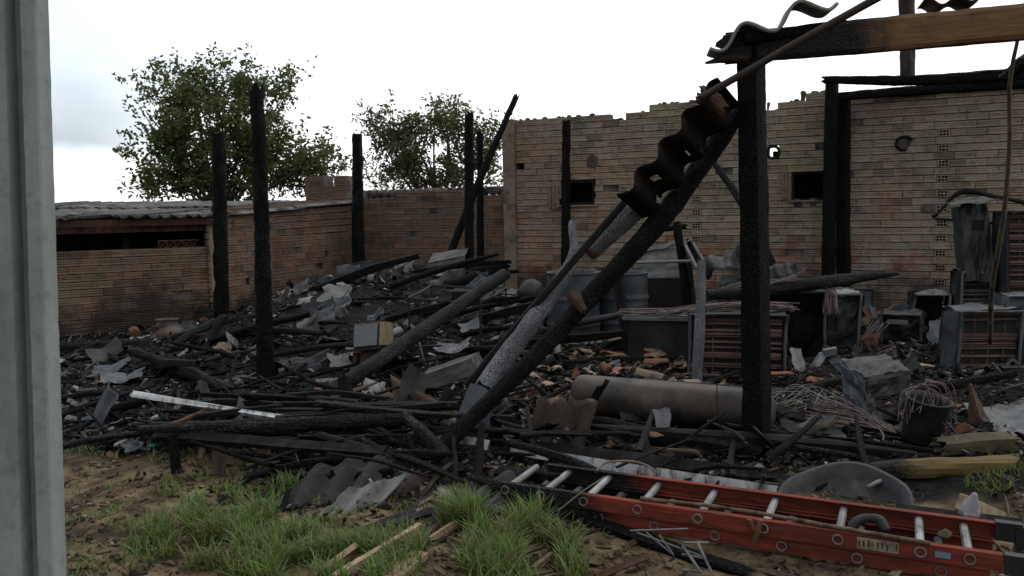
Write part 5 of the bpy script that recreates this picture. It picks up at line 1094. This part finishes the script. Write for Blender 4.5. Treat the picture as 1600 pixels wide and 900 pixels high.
m = MB(); m.sheet(lambda p, q: P(590, 603, 5.75).lerp(P(748, 690, 4.95), p) + V((.03, .13, .16)) * (q - .5) * (1.1 - .2 * p) + V((-.3, .1, .5)).normalized() * (-.05 * math.cos((q - .5) * 4)) + V((0, 0, .02 * noise.noise(V((p * 4, q * 3, 0))))), 24, 8, .006, lambda p, q: p < .12 and q > .6); solo('brown_channel', m, 'brownsheet', 'rust brown curved metal channel sloping down behind the leaning beam foot', 'channel', smooth=True)
m = MB(); m.box(P(760, 700, 4.95), (.16, .02, -.03), (0, .1, .05), (.01, -.02, .05)); solo('brown_box', m, 'brownsheet', 'brown scorched wooden block under the foot of the leaning beam', 'block')
TL('grey_hose', 'fat grey corrugated hose lying across the foot of the drums', 'hose', [(868, 510, 8.4), (910, 503, 8.35), (960, 494, 8.3)], [11, 12, 10], 'darkmetal', rough=.05, bite=0)
m = MB(); panel(m, G(1560, 690), V((.45, -.05, .03)), V((.05, .5, .10)), .006, .05, 9., 14); solo('grey_sheet', m, 'galv', 'grey dusty sheet lying at the right edge behind the mossy block', 'sheet')
# named scraps that show on the heap
for k, (lab, px, py, d, su, sv, mk, tilt) in enumerate((
        ('pale crumpled sheet folded over the heap crest by the tilted bucket', 545, 470, 10.6, .36, .34, 'lightmetal', .9), ('second pale folded sheet standing on the heap crest', 578, 468, 10.4, .26, .34, 'galv', 1.1), ('grey sheet leaning on the heap crest toward the lower wall', 612, 462, 10.5, .28, .26, 'galv', 1.0),
        ('pale square panel tilted near the crumbling post', 455, 505, 9.4, .34, .26, 'lightmetal', .9), ('tan curled panel on the heap near the crumbling post', 493, 490, 9.6, .14, .34, 'tan', 1.2), ('grey sheet lying under the crooked log', 480, 558, 8.2, .5, .26, 'galv', .6), ('grey panel flat in the scrap at the left', 172, 580, 7.5, .4, .3, 'bluemetal', .25), ('second grey panel with slots at the left of the yard', 190, 592, 7.1, .36, .24, 'galv', .2),
        ('pale broken tile slab propped at the foot of the short stub', 352, 545, 8.0, .22, .2, 'tan', .9), ('dark grey sheet right of the short stub', 385, 560, 7.9, .34, .22, 'bluemetal', .7), ('white open frame of scrap beside the crooked log', 622, 522, 8.7, .34, .2, 'lightmetal', .7), ('pale bent sheet beside the table frame leg', 660, 525, 8.5, .3, .2, 'galv', .8), ('pinkish rumpled cloth under the chair frame', 705, 543, 7.6, .4, .2, 'cloth', .35), ('pale scrap sheet at the right end of the cracked log', 765, 440, 10.2, .24, .16, 'bluemetal', .9),
        ('pale crushed tube behind the long cracked log', 790, 485, 9.2, .24, .1, 'lightmetal', .5), ('dark engine cover in the scrap left of the wooden cabinet', 475, 578, 7.4, .55, .3, 'darkmetal', .7), ('pale twisted scrap right of the engine cover', 530, 565, 7.3, .2, .16, 'lightmetal', .9), ('white crumpled tin below the stump', 585, 610, 6.2, .22, .2, 'lightmetal', .7), ('pale triangular scrap standing against the tank', 1033, 655, 5.15, .1, .13, 'cloth', 1.2),
        ('pale plastic sheet hanging at the coil unit edge', 1245, 562, 6.6, .1, .2, 'lightmetal', 1.1), ('pale scrap on top of the dark casing', 1312, 474, 8.5, .3, .2, 'lightmetal', .3), ('grey sheet leaning on the lower drums', 870, 505, 9.6, .2, .2, 'galv', .8))):
    m = MB(); c = P(px, py, d); q = R.uniform(-.4, .4); ux = V((math.cos(q), math.sin(q), R.uniform(-.15, .15))); vx = V((-math.sin(q) * math.cos(tilt), math.cos(q) * math.cos(tilt), math.sin(tilt)))
    sd = k * 3.7; f_ = R.uniform(.3, .7)
    m.sheet(lambda a_, b_: c + ux * (rag(a_, b_, sd)[0] * su) + vx * (rag(a_, b_, sd)[1] * sv) + ux.cross(vx) * (.05 * su * noise.noise(V((a_ * 2.5 + sd, b_ * 2.5, 0))) + .6 * su * max(0, a_ - f_) + .03 * su * noise.noise(V((a_ * 8, b_ * 8, sd)))), 12, 12, .006)
    solo('scrap_sheet', m, mk, lab, 'scrap')
# ------------------------------------------------------------------ loose debris: individual scraps, tiles, sticks
def yard(x, y):
    px, py, d = proj(V((x, y, 0)))
    if not (60 < px < 1640 and 455 < py): return False
    if y + .22 * x + .8 * noise.noise(V((x * 1.5, y * 1.5, 0))) < 4.75: return False
    for fr, u0_, u1_ in ((FB, CORN, UR), (FS, -9, 9), (FF, -9, FF.L)):
        q = V((x, y, 0)) - fr.O
        if fr is FB and q.dot(FB.N) < .12: return False
        if fr is FS and q.dot(FS.N) < .12 and y > FA_.y: return False
        if fr is FF and 0 < q.dot(FF.U) < FF.L and q.dot(FF.N) < .15: return False
    return True
def spot(rg=None):
    for _ in range(2000):
        if rg: x, y = R.uniform(rg[0], rg[1]), R.uniform(rg[2], rg[3])
        else:
            y = 4.3 + 8.8 * R.random() ** 1.25; x = R.uniform(-.64, .64) * y
        if yard(x, y): return x, y
    return 0., 7.
DN = [0]
def where(x, y):
    px, py, d = proj(V((x, y, 0)))
    if py > 640: 
        return 'in the left end of the front pile' if px < 330 else 'in the middle of the front pile' if px < 560 else 'under the forked grey branch' if px < 760 else 'between the tank and the ladder' if px < 1200 else 'around the scrap bucket and basin'
    if py > 560: return 'below the clay pot near the left edge' if px < 330 else 'around the foot of the crumbling post' if px < 520 else 'under the long cracked log' if px < 720 else 'behind the steel tank' if px < 1160 else 'in front of the coil units'
    return 'at the foot of the low sooty wall' if px < 350 else 'on the heap below the side wall' if px < 560 else 'on the heap below the lower wall' if px < 800 else 'around the steel drums' if px < 1070 else 'among the appliances by the tall wall'
def scrap(kind, x, y, z):
    DN[0] += 1; sd = DN[0] * 1.77; c = V((x, y, z)); m = MB()
    if kind in ('sheet', 'panel'):
        s = R.uniform(.07, .20) if kind == 'sheet' else R.uniform(.16, .36); asp_ = R.uniform(.4, 1); q = R.uniform(0, 6.28); tl = R.uniform(.05, .9)
        ux = V((math.cos(q), math.sin(q), R.uniform(-.3, .3))); vx = V((-math.sin(q) * math.cos(tl), math.cos(q) * math.cos(tl), math.sin(tl)))
        f_ = R.uniform(.3, .7); bend = R.choice((0, .5, 1., -.7, 1.5)); n = 6
        m.sheet(lambda a, b: c + Z * (s * asp_ * .4 * math.sin(tl)) + ux * (rag(a, b, sd)[0] * s) + vx * (rag(a, b, sd)[1] * s * asp_) + ux.cross(vx) * (.07 * s * noise.noise(V((a * 2.4 + sd, b * 2.4, 0))) + bend * s * max(0, a - f_)), n, n, .005)
        mk, lab = R.choice((('darkmetal', 'dark'), ('darkmetal', 'dark'), ('darkmetal', 'dark'), ('galv', 'grey'), ('lightmetal', 'pale'), ('soft', 'black'), ('soft', 'black'), ('bluemetal', 'blue grey'), ('fibrodark', 'black brittle')))
        return solo('scrap_sheet', m, mk, f'{lab} crumpled scrap of sheet {where(x, y)}', 'scrap', f'{lab} scraps of sheet {where(x, y)}') if m.f else None
    if kind == 'tile':
        L = R.uniform(.12, .3); r = R.uniform(.05, .085); q = R.uniform(0, 6.28); ux = V((math.cos(q), math.sin(q), R.uniform(-.25, .25))).normalized(); vx = Z.cross(ux).normalized(); wz = ux.cross(vx); a0 = R.uniform(.5, 1.2) * R.choice((1, 1, -1)); arc = R.uniform(1.2, 2.6)
        m.sheet(lambda a, b: c + ux * (rag(a, b, sd)[0] * L * 1.1) + vx * (r * math.sin(rag(a, b, sd)[1] * arc)) + wz * (r * math.cos(rag(a, b, sd)[1] * arc) * (1 if a0 > 0 else -1) + .01), 7, 8, .011)
        mk, lab = R.choice((('tan', 'tan'), ('tan', 'tan'), ('terra', 'orange'), ('tan', 'tan'), ('fibrodark', 'blackened')))
        return solo('roof_tile_fragment', m, mk, f'{lab} curved roof tile fragment {where(x, y)}', 'tile fragment', f'{lab} roof tile fragments {where(x, y)}') if m.f else None
    if kind == 'stick':
        L = R.uniform(.25, .9); q = R.uniform(0, 3.14); tl = R.uniform(-.05, .3); dv = V((math.cos(q) * math.cos(tl), math.sin(q) * math.cos(tl), math.sin(tl))); wd = R.uniform(.014, .045)
        mk, lab = R.choice((('char', 'black charred'), ('char', 'black charred'), ('soft', 'black charred'), ('char2', 'grey charred'), ('char', 'black charred'), ('char2', 'grey charred'), ('soft', 'black charred'), ('char', 'black charred'), ('wood', 'brown half burnt')))
        if mk == 'wood': L *= .5; wd *= .7
        return timber('charred_stick', [c - dv * L * .3 + Z * .02, c + V((R.uniform(-.03, .03), R.uniform(-.03, .03), .03)), c + dv * L * .7 + Z * .02], [wd, wd, wd * .6], mk, f'{lab} stick {where(x, y)}', 'stick', f'{lab} sticks {where(x, y)}', seg=7, step=.07, rough=.25, jag=(.02, .03), sq=R.choice((0, .7)))
    if kind == 'can':
        r = R.uniform(.03, .06); ax = V((R.gauss(0, 1), R.gauss(0, 1), R.gauss(0, .5))); h = r * R.uniform(1.5, 3)
        m.lathe([(0, 0), (r, 0), (r * 1.04, .008), (r, .016), (r, h - .01), (r * 1.04, h), (r * .9, h), (r * .88, .02), (0, .02)], c + Z * r, ax, 14, 1, .25)
        mk, lab = R.choice((('darkmetal', 'dark'), ('rust', 'rusty'), ('galv', 'grey')))
        return solo('dented_can', m, mk, f'{lab} dented can {where(x, y)}', 'can', f'{lab} dented cans {where(x, y)}')
for kind, n in (('sheet', 150), ('panel', 60), ('stick', 150), ('can', 26)):
    for _ in range(n):
        x, y = spot(); scrap(kind, x, y, Hh(x, y) + .01)
TR = []
for _ in range(75):
    x, y = spot((.1, 2.6, 6.4, 8.7)); scrap('tile', x, y, Hh(x, y) + .015)
for _ in range(20):
    x, y = spot(); scrap('tile', x, y, Hh(x, y) + .015)
for rg, n in (((-2.6, .3, 4.75, 5.9), 60), ((-3.2, -.8, 5.6, 7.6), 30), ((.2, 2.2, 4.2, 5.0), 24)):
    for _ in range(n):
        x, y = R.uniform(rg[0], rg[1]), R.uniform(rg[2], rg[3]); scrap('stick', x, y, Hh(x, y) + R.uniform(0, .12))
for _ in range(30):
    x, y = R.uniform(-2.4, .3), R.uniform(4.8, 5.6); scrap('sheet', x, y, Hh(x, y) + R.uniform(0, .06))
for k in range(26):
    x, y = R.uniform(-2.2, .5), R.uniform(4.72, 5.5); L = R.uniform(.5, 1.3)
    if x > -1.0 and y > 4.85: x -= 1.2
    q = R.gauss(-.06, .22); z = Hh(x, y) + R.uniform(.03, .2); tl = R.gauss(-.03, .08)
    dv = V((math.cos(q) * math.cos(tl), math.sin(q), math.sin(tl))); c = V((x, y, z)); wd = R.uniform(.03, .075)
    timber('charred_board', [c - dv * L / 2, c + Z * R.uniform(-.02, .03), c + dv * L / 2], [wd, wd * 1.05, wd * .8], R.choice(('char', 'soft', 'char', 'char2')), 'long charred board lying level ' + where(x, y), 'board', 'long charred boards ' + where(x, y), sq=.8, asp=R.choice((.35, .5, 1.)), seg=12, step=.05, rough=.15, jag=(.06, .06))
for k in range(22):
    x, y = R.uniform(-1.45, .35), R.uniform(4.15, 4.75); L = R.uniform(.25, .8); q = R.choice((R.gauss(-.2, .3), R.gauss(-.9, .3))); z = Hh(x, y) + R.uniform(.02, .12); tl = R.gauss(0, .16)
    dv = V((math.cos(q) * math.cos(tl), math.sin(q), math.sin(tl))); c = V((x, y, z)); wd = R.uniform(.02, .06)
    timber('charred_board', [c - dv * L / 2, c + Z * R.uniform(-.02, .03), c + dv * L / 2], [wd, wd * 1.05, wd * .8], R.choice(('char', 'soft', 'char', 'char2')), 'burnt broken board fallen forward ' + where(x, y), 'board', 'burnt boards fallen forward ' + where(x, y), sq=.8, asp=R.choice((.35, .5, 1.)), seg=10, step=.05, rough=.18, jag=(.06, .06))
for k in range(16):
    x, y = spot((-3.6, 4.6, 5.8, 10.)); L = R.uniform(.6, 1.5); q = R.uniform(-.9, .9); tl = R.uniform(0, .22); c = V((x, y, Hh(x, y) + .05))
    dv = V((math.cos(q) * math.cos(tl), math.sin(q), math.sin(tl))); wd = R.uniform(.04, .09)
    timber('charred_timber', [c - dv * L * .3, c + dv * L * .2 + Z * .03, c + dv * L * .7], [wd, wd, wd * .7], R.choice(('char', 'soft', 'char2')), 'charred length of roof timber ' + where(x, y), 'timber', 'charred roof timbers ' + where(x, y), sq=R.choice((0, .8)), seg=12, step=.05, rough=.16, jag=(.06, .06))
for _ in range(46):
    x, y = spot((-3.2, .3, 8.2, 11.6)); px_, py_, d_ = proj(V((x, y, 0))); DN[0] += 1; sd = DN[0] * 1.31; su = R.uniform(.16, .42); sv = su * R.uniform(.5, .9); q = R.uniform(-.9, .9); tl = R.uniform(.25, 1.35); m = MB()
    ux = V((math.cos(q), math.sin(q), R.uniform(-.3, .3))); vx = V((-math.sin(q) * math.cos(tl), math.cos(q) * math.cos(tl), math.sin(tl))); c = V((x, y, Hh(x, y) + sv * .32 * math.sin(tl))); f_ = R.uniform(.35, .7); bd = R.choice((0, .5, .9, 1.4))
    m.sheet(lambda a, b: c + ux * (rag(a, b, sd)[0] * su) + vx * (rag(a, b, sd)[1] * sv) + ux.cross(vx) * (.05 * su * noise.noise(V((a * 2.4 + sd, b * 2.4, 0))) + bd * su * max(0, a - f_)), 9, 9, .006)
    mk, lab = R.choice((('galv', 'grey'), ('lightmetal', 'pale'), ('lightmetal', 'pale'), ('darkmetal', 'dark'), ('darkmetal', 'dark'), ('bluemetal', 'blue grey'), ('fibrodark', 'black brittle')))
    solo('scrap_sheet', m, mk, f'{lab} upright buckled sheet {where(x, y)}', 'scrap', f'{lab} upright buckled sheets {where(x, y)}')
for k in range(12):
    x, y = spot((-3.0, .2, 7.6, 11.2)); L = R.uniform(.9, 2.0); q = R.choice((R.uniform(.1, .7), R.uniform(-.6, .1))); tl = R.uniform(.05, .28); c = V((x, y, Hh(x, y) + .08))
    dv = V((math.cos(q) * math.cos(tl), math.sin(q), math.sin(tl))); wd = R.uniform(.06, .12)
    timber('charred_timber', [c - dv * L * .35, c + dv * L * .2 + Z * .03, c + dv * L * .65], [wd, wd, wd * .7], R.choice(('char', 'char2', 'char')), 'charred roof timber crossing the scrap ' + where(x, y), 'timber', 'charred roof timbers crossing the scrap ' + where(x, y), sq=R.choice((0, .8)), seg=12, step=.05, rough=.16, jag=(.06, .08))
for k, (lab, pp, wp) in enumerate((
        ('thin dark branch hanging down through the front pile onto the fragments', [(478, 700, 4.6), (500, 745, 4.5), (545, 790, 4.35)], [9, 8, 6]), ('crooked twig crossing in front of the wooden props', [(300, 690, 4.62), (380, 715, 4.5), (440, 735, 4.5)], [6, 7, 4]),
        ('forked dark branch sloping right under the thick charred branch', [(500, 680, 4.7), (580, 705, 4.55), (650, 740, 4.45), (690, 770, 4.35)], [12, 16, 14, 8]), ('dark root-like branch below the forked grey branch', [(600, 720, 4.5), (650, 765, 4.35), (745, 790, 4.2)], [14, 18, 10]), ('short dark branch propped on the roof sheet fragments', [(640, 690, 4.7), (655, 730, 4.5), (640, 775, 4.3)], [10, 12, 9]),
        ('charred stick standing beside the charred stake', [(705, 770, 4.3), (712, 730, 4.4), (708, 690, 4.5)], [8, 8, 6]), ('long dark lath sloping down to the ladder end', [(560, 668, 4.9), (700, 720, 4.6), (800, 770, 4.2)], [11, 12, 9]), ('second dark lath sloping down to the ladder end', [(640, 730, 4.6), (740, 752, 4.4), (880, 765, 4.15)], [10, 12, 10]),
        ('twisted black branch lying left of the leaning beam foot', [(560, 655, 5.0), (620, 690, 4.85), (690, 715, 4.75)], [16, 18, 12]), ('black lath lying over the left end of the ladder', [(735, 745, 4.35), (830, 775, 4.05), (930, 800, 3.85)], [12, 14, 8]))):
    TL('charred_branch', lab, 'branch', pp, wp, ('char2', 'char', 'soft')[k % 3], rough=.24, seg=10)
for k, (lab, pp) in enumerate((('thin wire drooping from the thick charred branch', [P(455, 690, 4.6), P(470, 730, 4.5), P(487, 772, 4.4)]), ('pale loop of strap standing behind the ladder', [P(930, 738, 4.2), P(950, 722, 4.25), P(995, 722, 4.25), P(1022, 735, 4.2), P(1020, 748, 4.15)]), ('thin wire running level over the charred boards', [P(400, 682, 4.65), P(560, 715, 4.5), P(650, 745, 4.4)]), ('thin wire hanging in front of the tank', [P(1120, 600, 5.1), P(1122, 650, 5.0), P(1135, 690, 4.95)]), ('dead straw stem leaning over the ladder end', [P(870, 800, 3.8), P(910, 768, 3.8), P(945, 745, 3.85)]))):
    m = MB(); m.tube(spline(pp, 8), .0035 if k != 1 else .006, 5); solo('wire', m, ('greywire', 'tan', 'greywire', 'soft', 'drygrass')[k], lab, 'wire', smooth=True)
for lab, pp in (('dark wire tangle in front of the tall open casing', [P(1240, 600, 6.6), P(1275, 585, 6.7), P(1310, 610, 6.4), P(1350, 625, 6.2)]), ('dark wire tangle between the tank and the crumpled housing', [P(1220, 640, 5.6), P(1260, 625, 5.8), P(1300, 640, 5.6), P(1340, 660, 5.4)]), ('dark wire tangle on the heap by the table frame', [P(600, 560, 7.8), P(660, 545, 8.0), P(730, 560, 7.8)]), ('dark wire tangle right of the scrap bucket', [P(1500, 640, 5.6), P(1540, 620, 5.8), P(1590, 640, 5.6)])):
    wires('wire_tangle', lab, [pp], 22, .05, .003, 'greywire' if 'crumpled' in lab else 'soft', 7, 1.1)
for _ in range(30):
    x, y = spot((3.4, 6.2, 8.0, 10.2)); DN[0] += 1; sd = DN[0] * 1.31; su = R.uniform(.18, .45); sv = su * R.uniform(.5, 1.1); q = R.uniform(-.9, .9); tl = R.uniform(.6, 1.45); m = MB()
    ux = V((math.cos(q), math.sin(q), R.uniform(-.3, .3))); vx = V((-math.sin(q) * math.cos(tl), math.cos(q) * math.cos(tl), math.sin(tl))); c = V((x, y, Hh(x, y) + sv * .36 * math.sin(tl))); f_ = R.uniform(.35, .7); bd = R.choice((0, .6, 1.2))
    m.sheet(lambda a, b: c + ux * (rag(a, b, sd)[0] * su) + vx * (rag(a, b, sd)[1] * sv) + ux.cross(vx) * (.07 * su * noise.noise(V((a * 2.4 + sd, b * 2.4, 0))) + bd * su * max(0, a - f_)), 9, 9, .006)
    mk, lab = R.choice((('rust', 'rusty'), ('darkmetal', 'dark'), ('darkmetal', 'dark'), ('brownsheet', 'brown scorched'), ('bluemetal', 'blue grey'), ('galv', 'grey')))
    solo('scrap_sheet', m, mk, f'{lab} buckled sheet standing {where(x, y)}', 'scrap', f'{lab} buckled sheets standing {where(x, y)}')
# ------------------------------------------------------------------ fine rubble, soil clods, grass
def flakes(name, label, mk, n, rg, smin, smax, chk=True, dense=None, lift=.0):
    m = MB(); rr = random.Random(n)
    for _ in range(n):
        for _t in range(60):
            if rg: x, y = rr.uniform(rg[0], rg[1]), rr.uniform(rg[2], rg[3])
            else: y = 4.2 + 9.0 * rr.random() ** 1.3; x = rr.uniform(-.66, .66) * y
            if (not chk or yard(x, y)) and (dense is None or dense(x, y, rr)): break
        else: continue
        s = smin * (smax / smin) ** (rr.random() ** 1.8); e = rr.choice((1, 1, 1.6, 3.2))
        a = V((rr.gauss(0, 1), rr.gauss(0, 1), rr.gauss(0, .45))).normalized(); b = a.cross(V((rr.gauss(0, .5), rr.gauss(0, .5), 1))).normalized(); c = a.cross(b)
        th = s * rr.uniform(.06, .35); p = V((x, y, Hh(x, y) + rr.uniform(-.2, .5) * s + lift * rr.random()))
        a *= s * e * .5; b *= s * .5 * rr.uniform(.5, 1); c *= th * .5
        j = lambda: 1 + rr.uniform(-.35, .35)
        vs = [p + a * i * j() + b * k * j() + c * l for i in (-1, 1) for k in (-1, 1) for l in (-1, 1)]
        m.add(vs, [(0, 1, 3, 2), (4, 6, 7, 5), (0, 4, 5, 1), (2, 3, 7, 6), (0, 2, 6, 4), (1, 5, 7, 3)])
    return solo(name, m, mk, label, 'debris', kind='stuff', center=False)
flakes('rubble', 'fine burnt rubble and charcoal over the yard', 'rubble', 36000, None, .010, .06, True, lambda x, y, rr: noise.noise(V((x * 1.5, y * 1.5, 4))) + .5 * noise.noise(V((x * 4, y * 4, 2))) > rr.uniform(-.75, .25))
flakes('rubble', 'charcoal rubble piled under the front pile', 'rubble', 3600, (-2.7, .5, 4.9, 5.9), .012, .07, False, None, .10)
flakes('tile_rubble', 'tan crumbs of broken roof tile on the ash', 'tanrubble', 2800, (-.1, 2.9, 5.9, 8.8), .015, .09, True, lambda x, y, rr: noise.noise(V((x * 1.2, y * 1.2, 3))) > -.15 + .5 * rr.random() - .25)
flakes('rubble', 'charcoal crumbs and ash flakes scattered over the front soil', 'rubble', 8000, (-1.6, 1.4, 3.6, 4.9), .006, .05, False, lambda x, y, rr: rr.random() < .08 + .9 * max(0, min(1, (y - 3.85) / .75)) * (1 if x > -1.25 else .35))
flakes('soil_clods', 'clods and grit on the bare soil', 'soilclod', 9000, (-2.6, 2.6, 2.7, 4.9), .006, .035, False, lambda x, y, rr: not yard(x, y) and noise.noise(V((x * 2, y * 2, 1))) > -.35 + .3 * rr.random())
def grass(patches, args=('grass', None, 'grass', 'long green grass tufts before the front pile', 'grass'), frac=1., sdd=5):
    m = MB(); rr = random.Random(sdd); args = (args[0], m) + args[2:]
    for (px, py, rad, n, h) in patches:
        c = G(px, py)
        for _ in range(int(n * frac)):
            q = rr.random() ** .6 * rad; th = rr.uniform(0, 6.283); x, y = c.x + math.cos(th) * q, c.y + math.sin(th) * q * .8
            if noise.noise(V((x * 5, y * 5, 2))) < -.08: continue
            L = h * rr.uniform(.45, 1.25); dr = rr.uniform(0, 6.283); ln = rr.uniform(.15, .95); wv = rr.uniform(.002, .0055)
            d = V((math.cos(dr), math.sin(dr), 0)); s = V((-d.y, d.x, 0)) * wv; b = V((x, y, Hh(x, y) - .01)); vs = []
            for k in range(5):
                t = k / 4; p = b + d * (L * ln * t * t * .9) + Z * (L * (t - .42 * ln * t * t)); w_ = (1 - t) ** .6
                vs += [p - s * w_, p + s * w_]
            m.add(vs, [(2 * k, 2 * k + 1, 2 * k + 3, 2 * k + 2) for k in range(4)])
    return solo(*args, kind='stuff', center=False)
GP = [(300, 835, .22, 900, .15), (345, 862, .26, 1100, .14), (395, 815, .20, 700, .13), (330, 800, .16, 450, .12), (425, 850, .20, 900, .14), (450, 890, .26, 1100, .14), (540, 890, .28, 900, .13), (620, 900, .25, 500, .11), (690, 862, .18, 450, .12), (740, 880, .26, 1000, .16), (725, 822, .12, 420, .2), (790, 830, .20, 900, .19), (825, 865, .22, 800, .16), (860, 895, .16, 350, .13), (770, 905, .25, 600, .14), (560, 850, .18, 350, .1), (480, 850, .14, 300, .1), (250, 860, .2, 260, .09), (600, 860, .2, 300, .1),
       (180, 700, .3, 260, .06), (250, 705, .2, 260, .07), (160, 715, .3, 200, .05), (300, 722, .25, 220, .07), (370, 738, .25, 200, .06), (150, 820, .35, 240, .05), (200, 880, .3, 260, .05), (1545, 772, .12, 160, .06), (1585, 755, .2, 260, .06), (900, 850, .2, 120, .06), (445, 775, .1, 120, .12), (300, 770, .2, 260, .08), (380, 770, .2, 200, .08)]
grass(GP)
grass(GP, ('dry_grass', None, 'drygrass', 'dead tan stalks among the green grass', 'grass'), .28, 8)
SPARSE = [(R.uniform(110, 900), R.uniform(740, 895), .2, 70, .07) for _ in range(26)]
grass(SPARSE, ('sparse_grass', None, 'grass', 'short sparse grass over the bare soil', 'grass'), 1., 11)
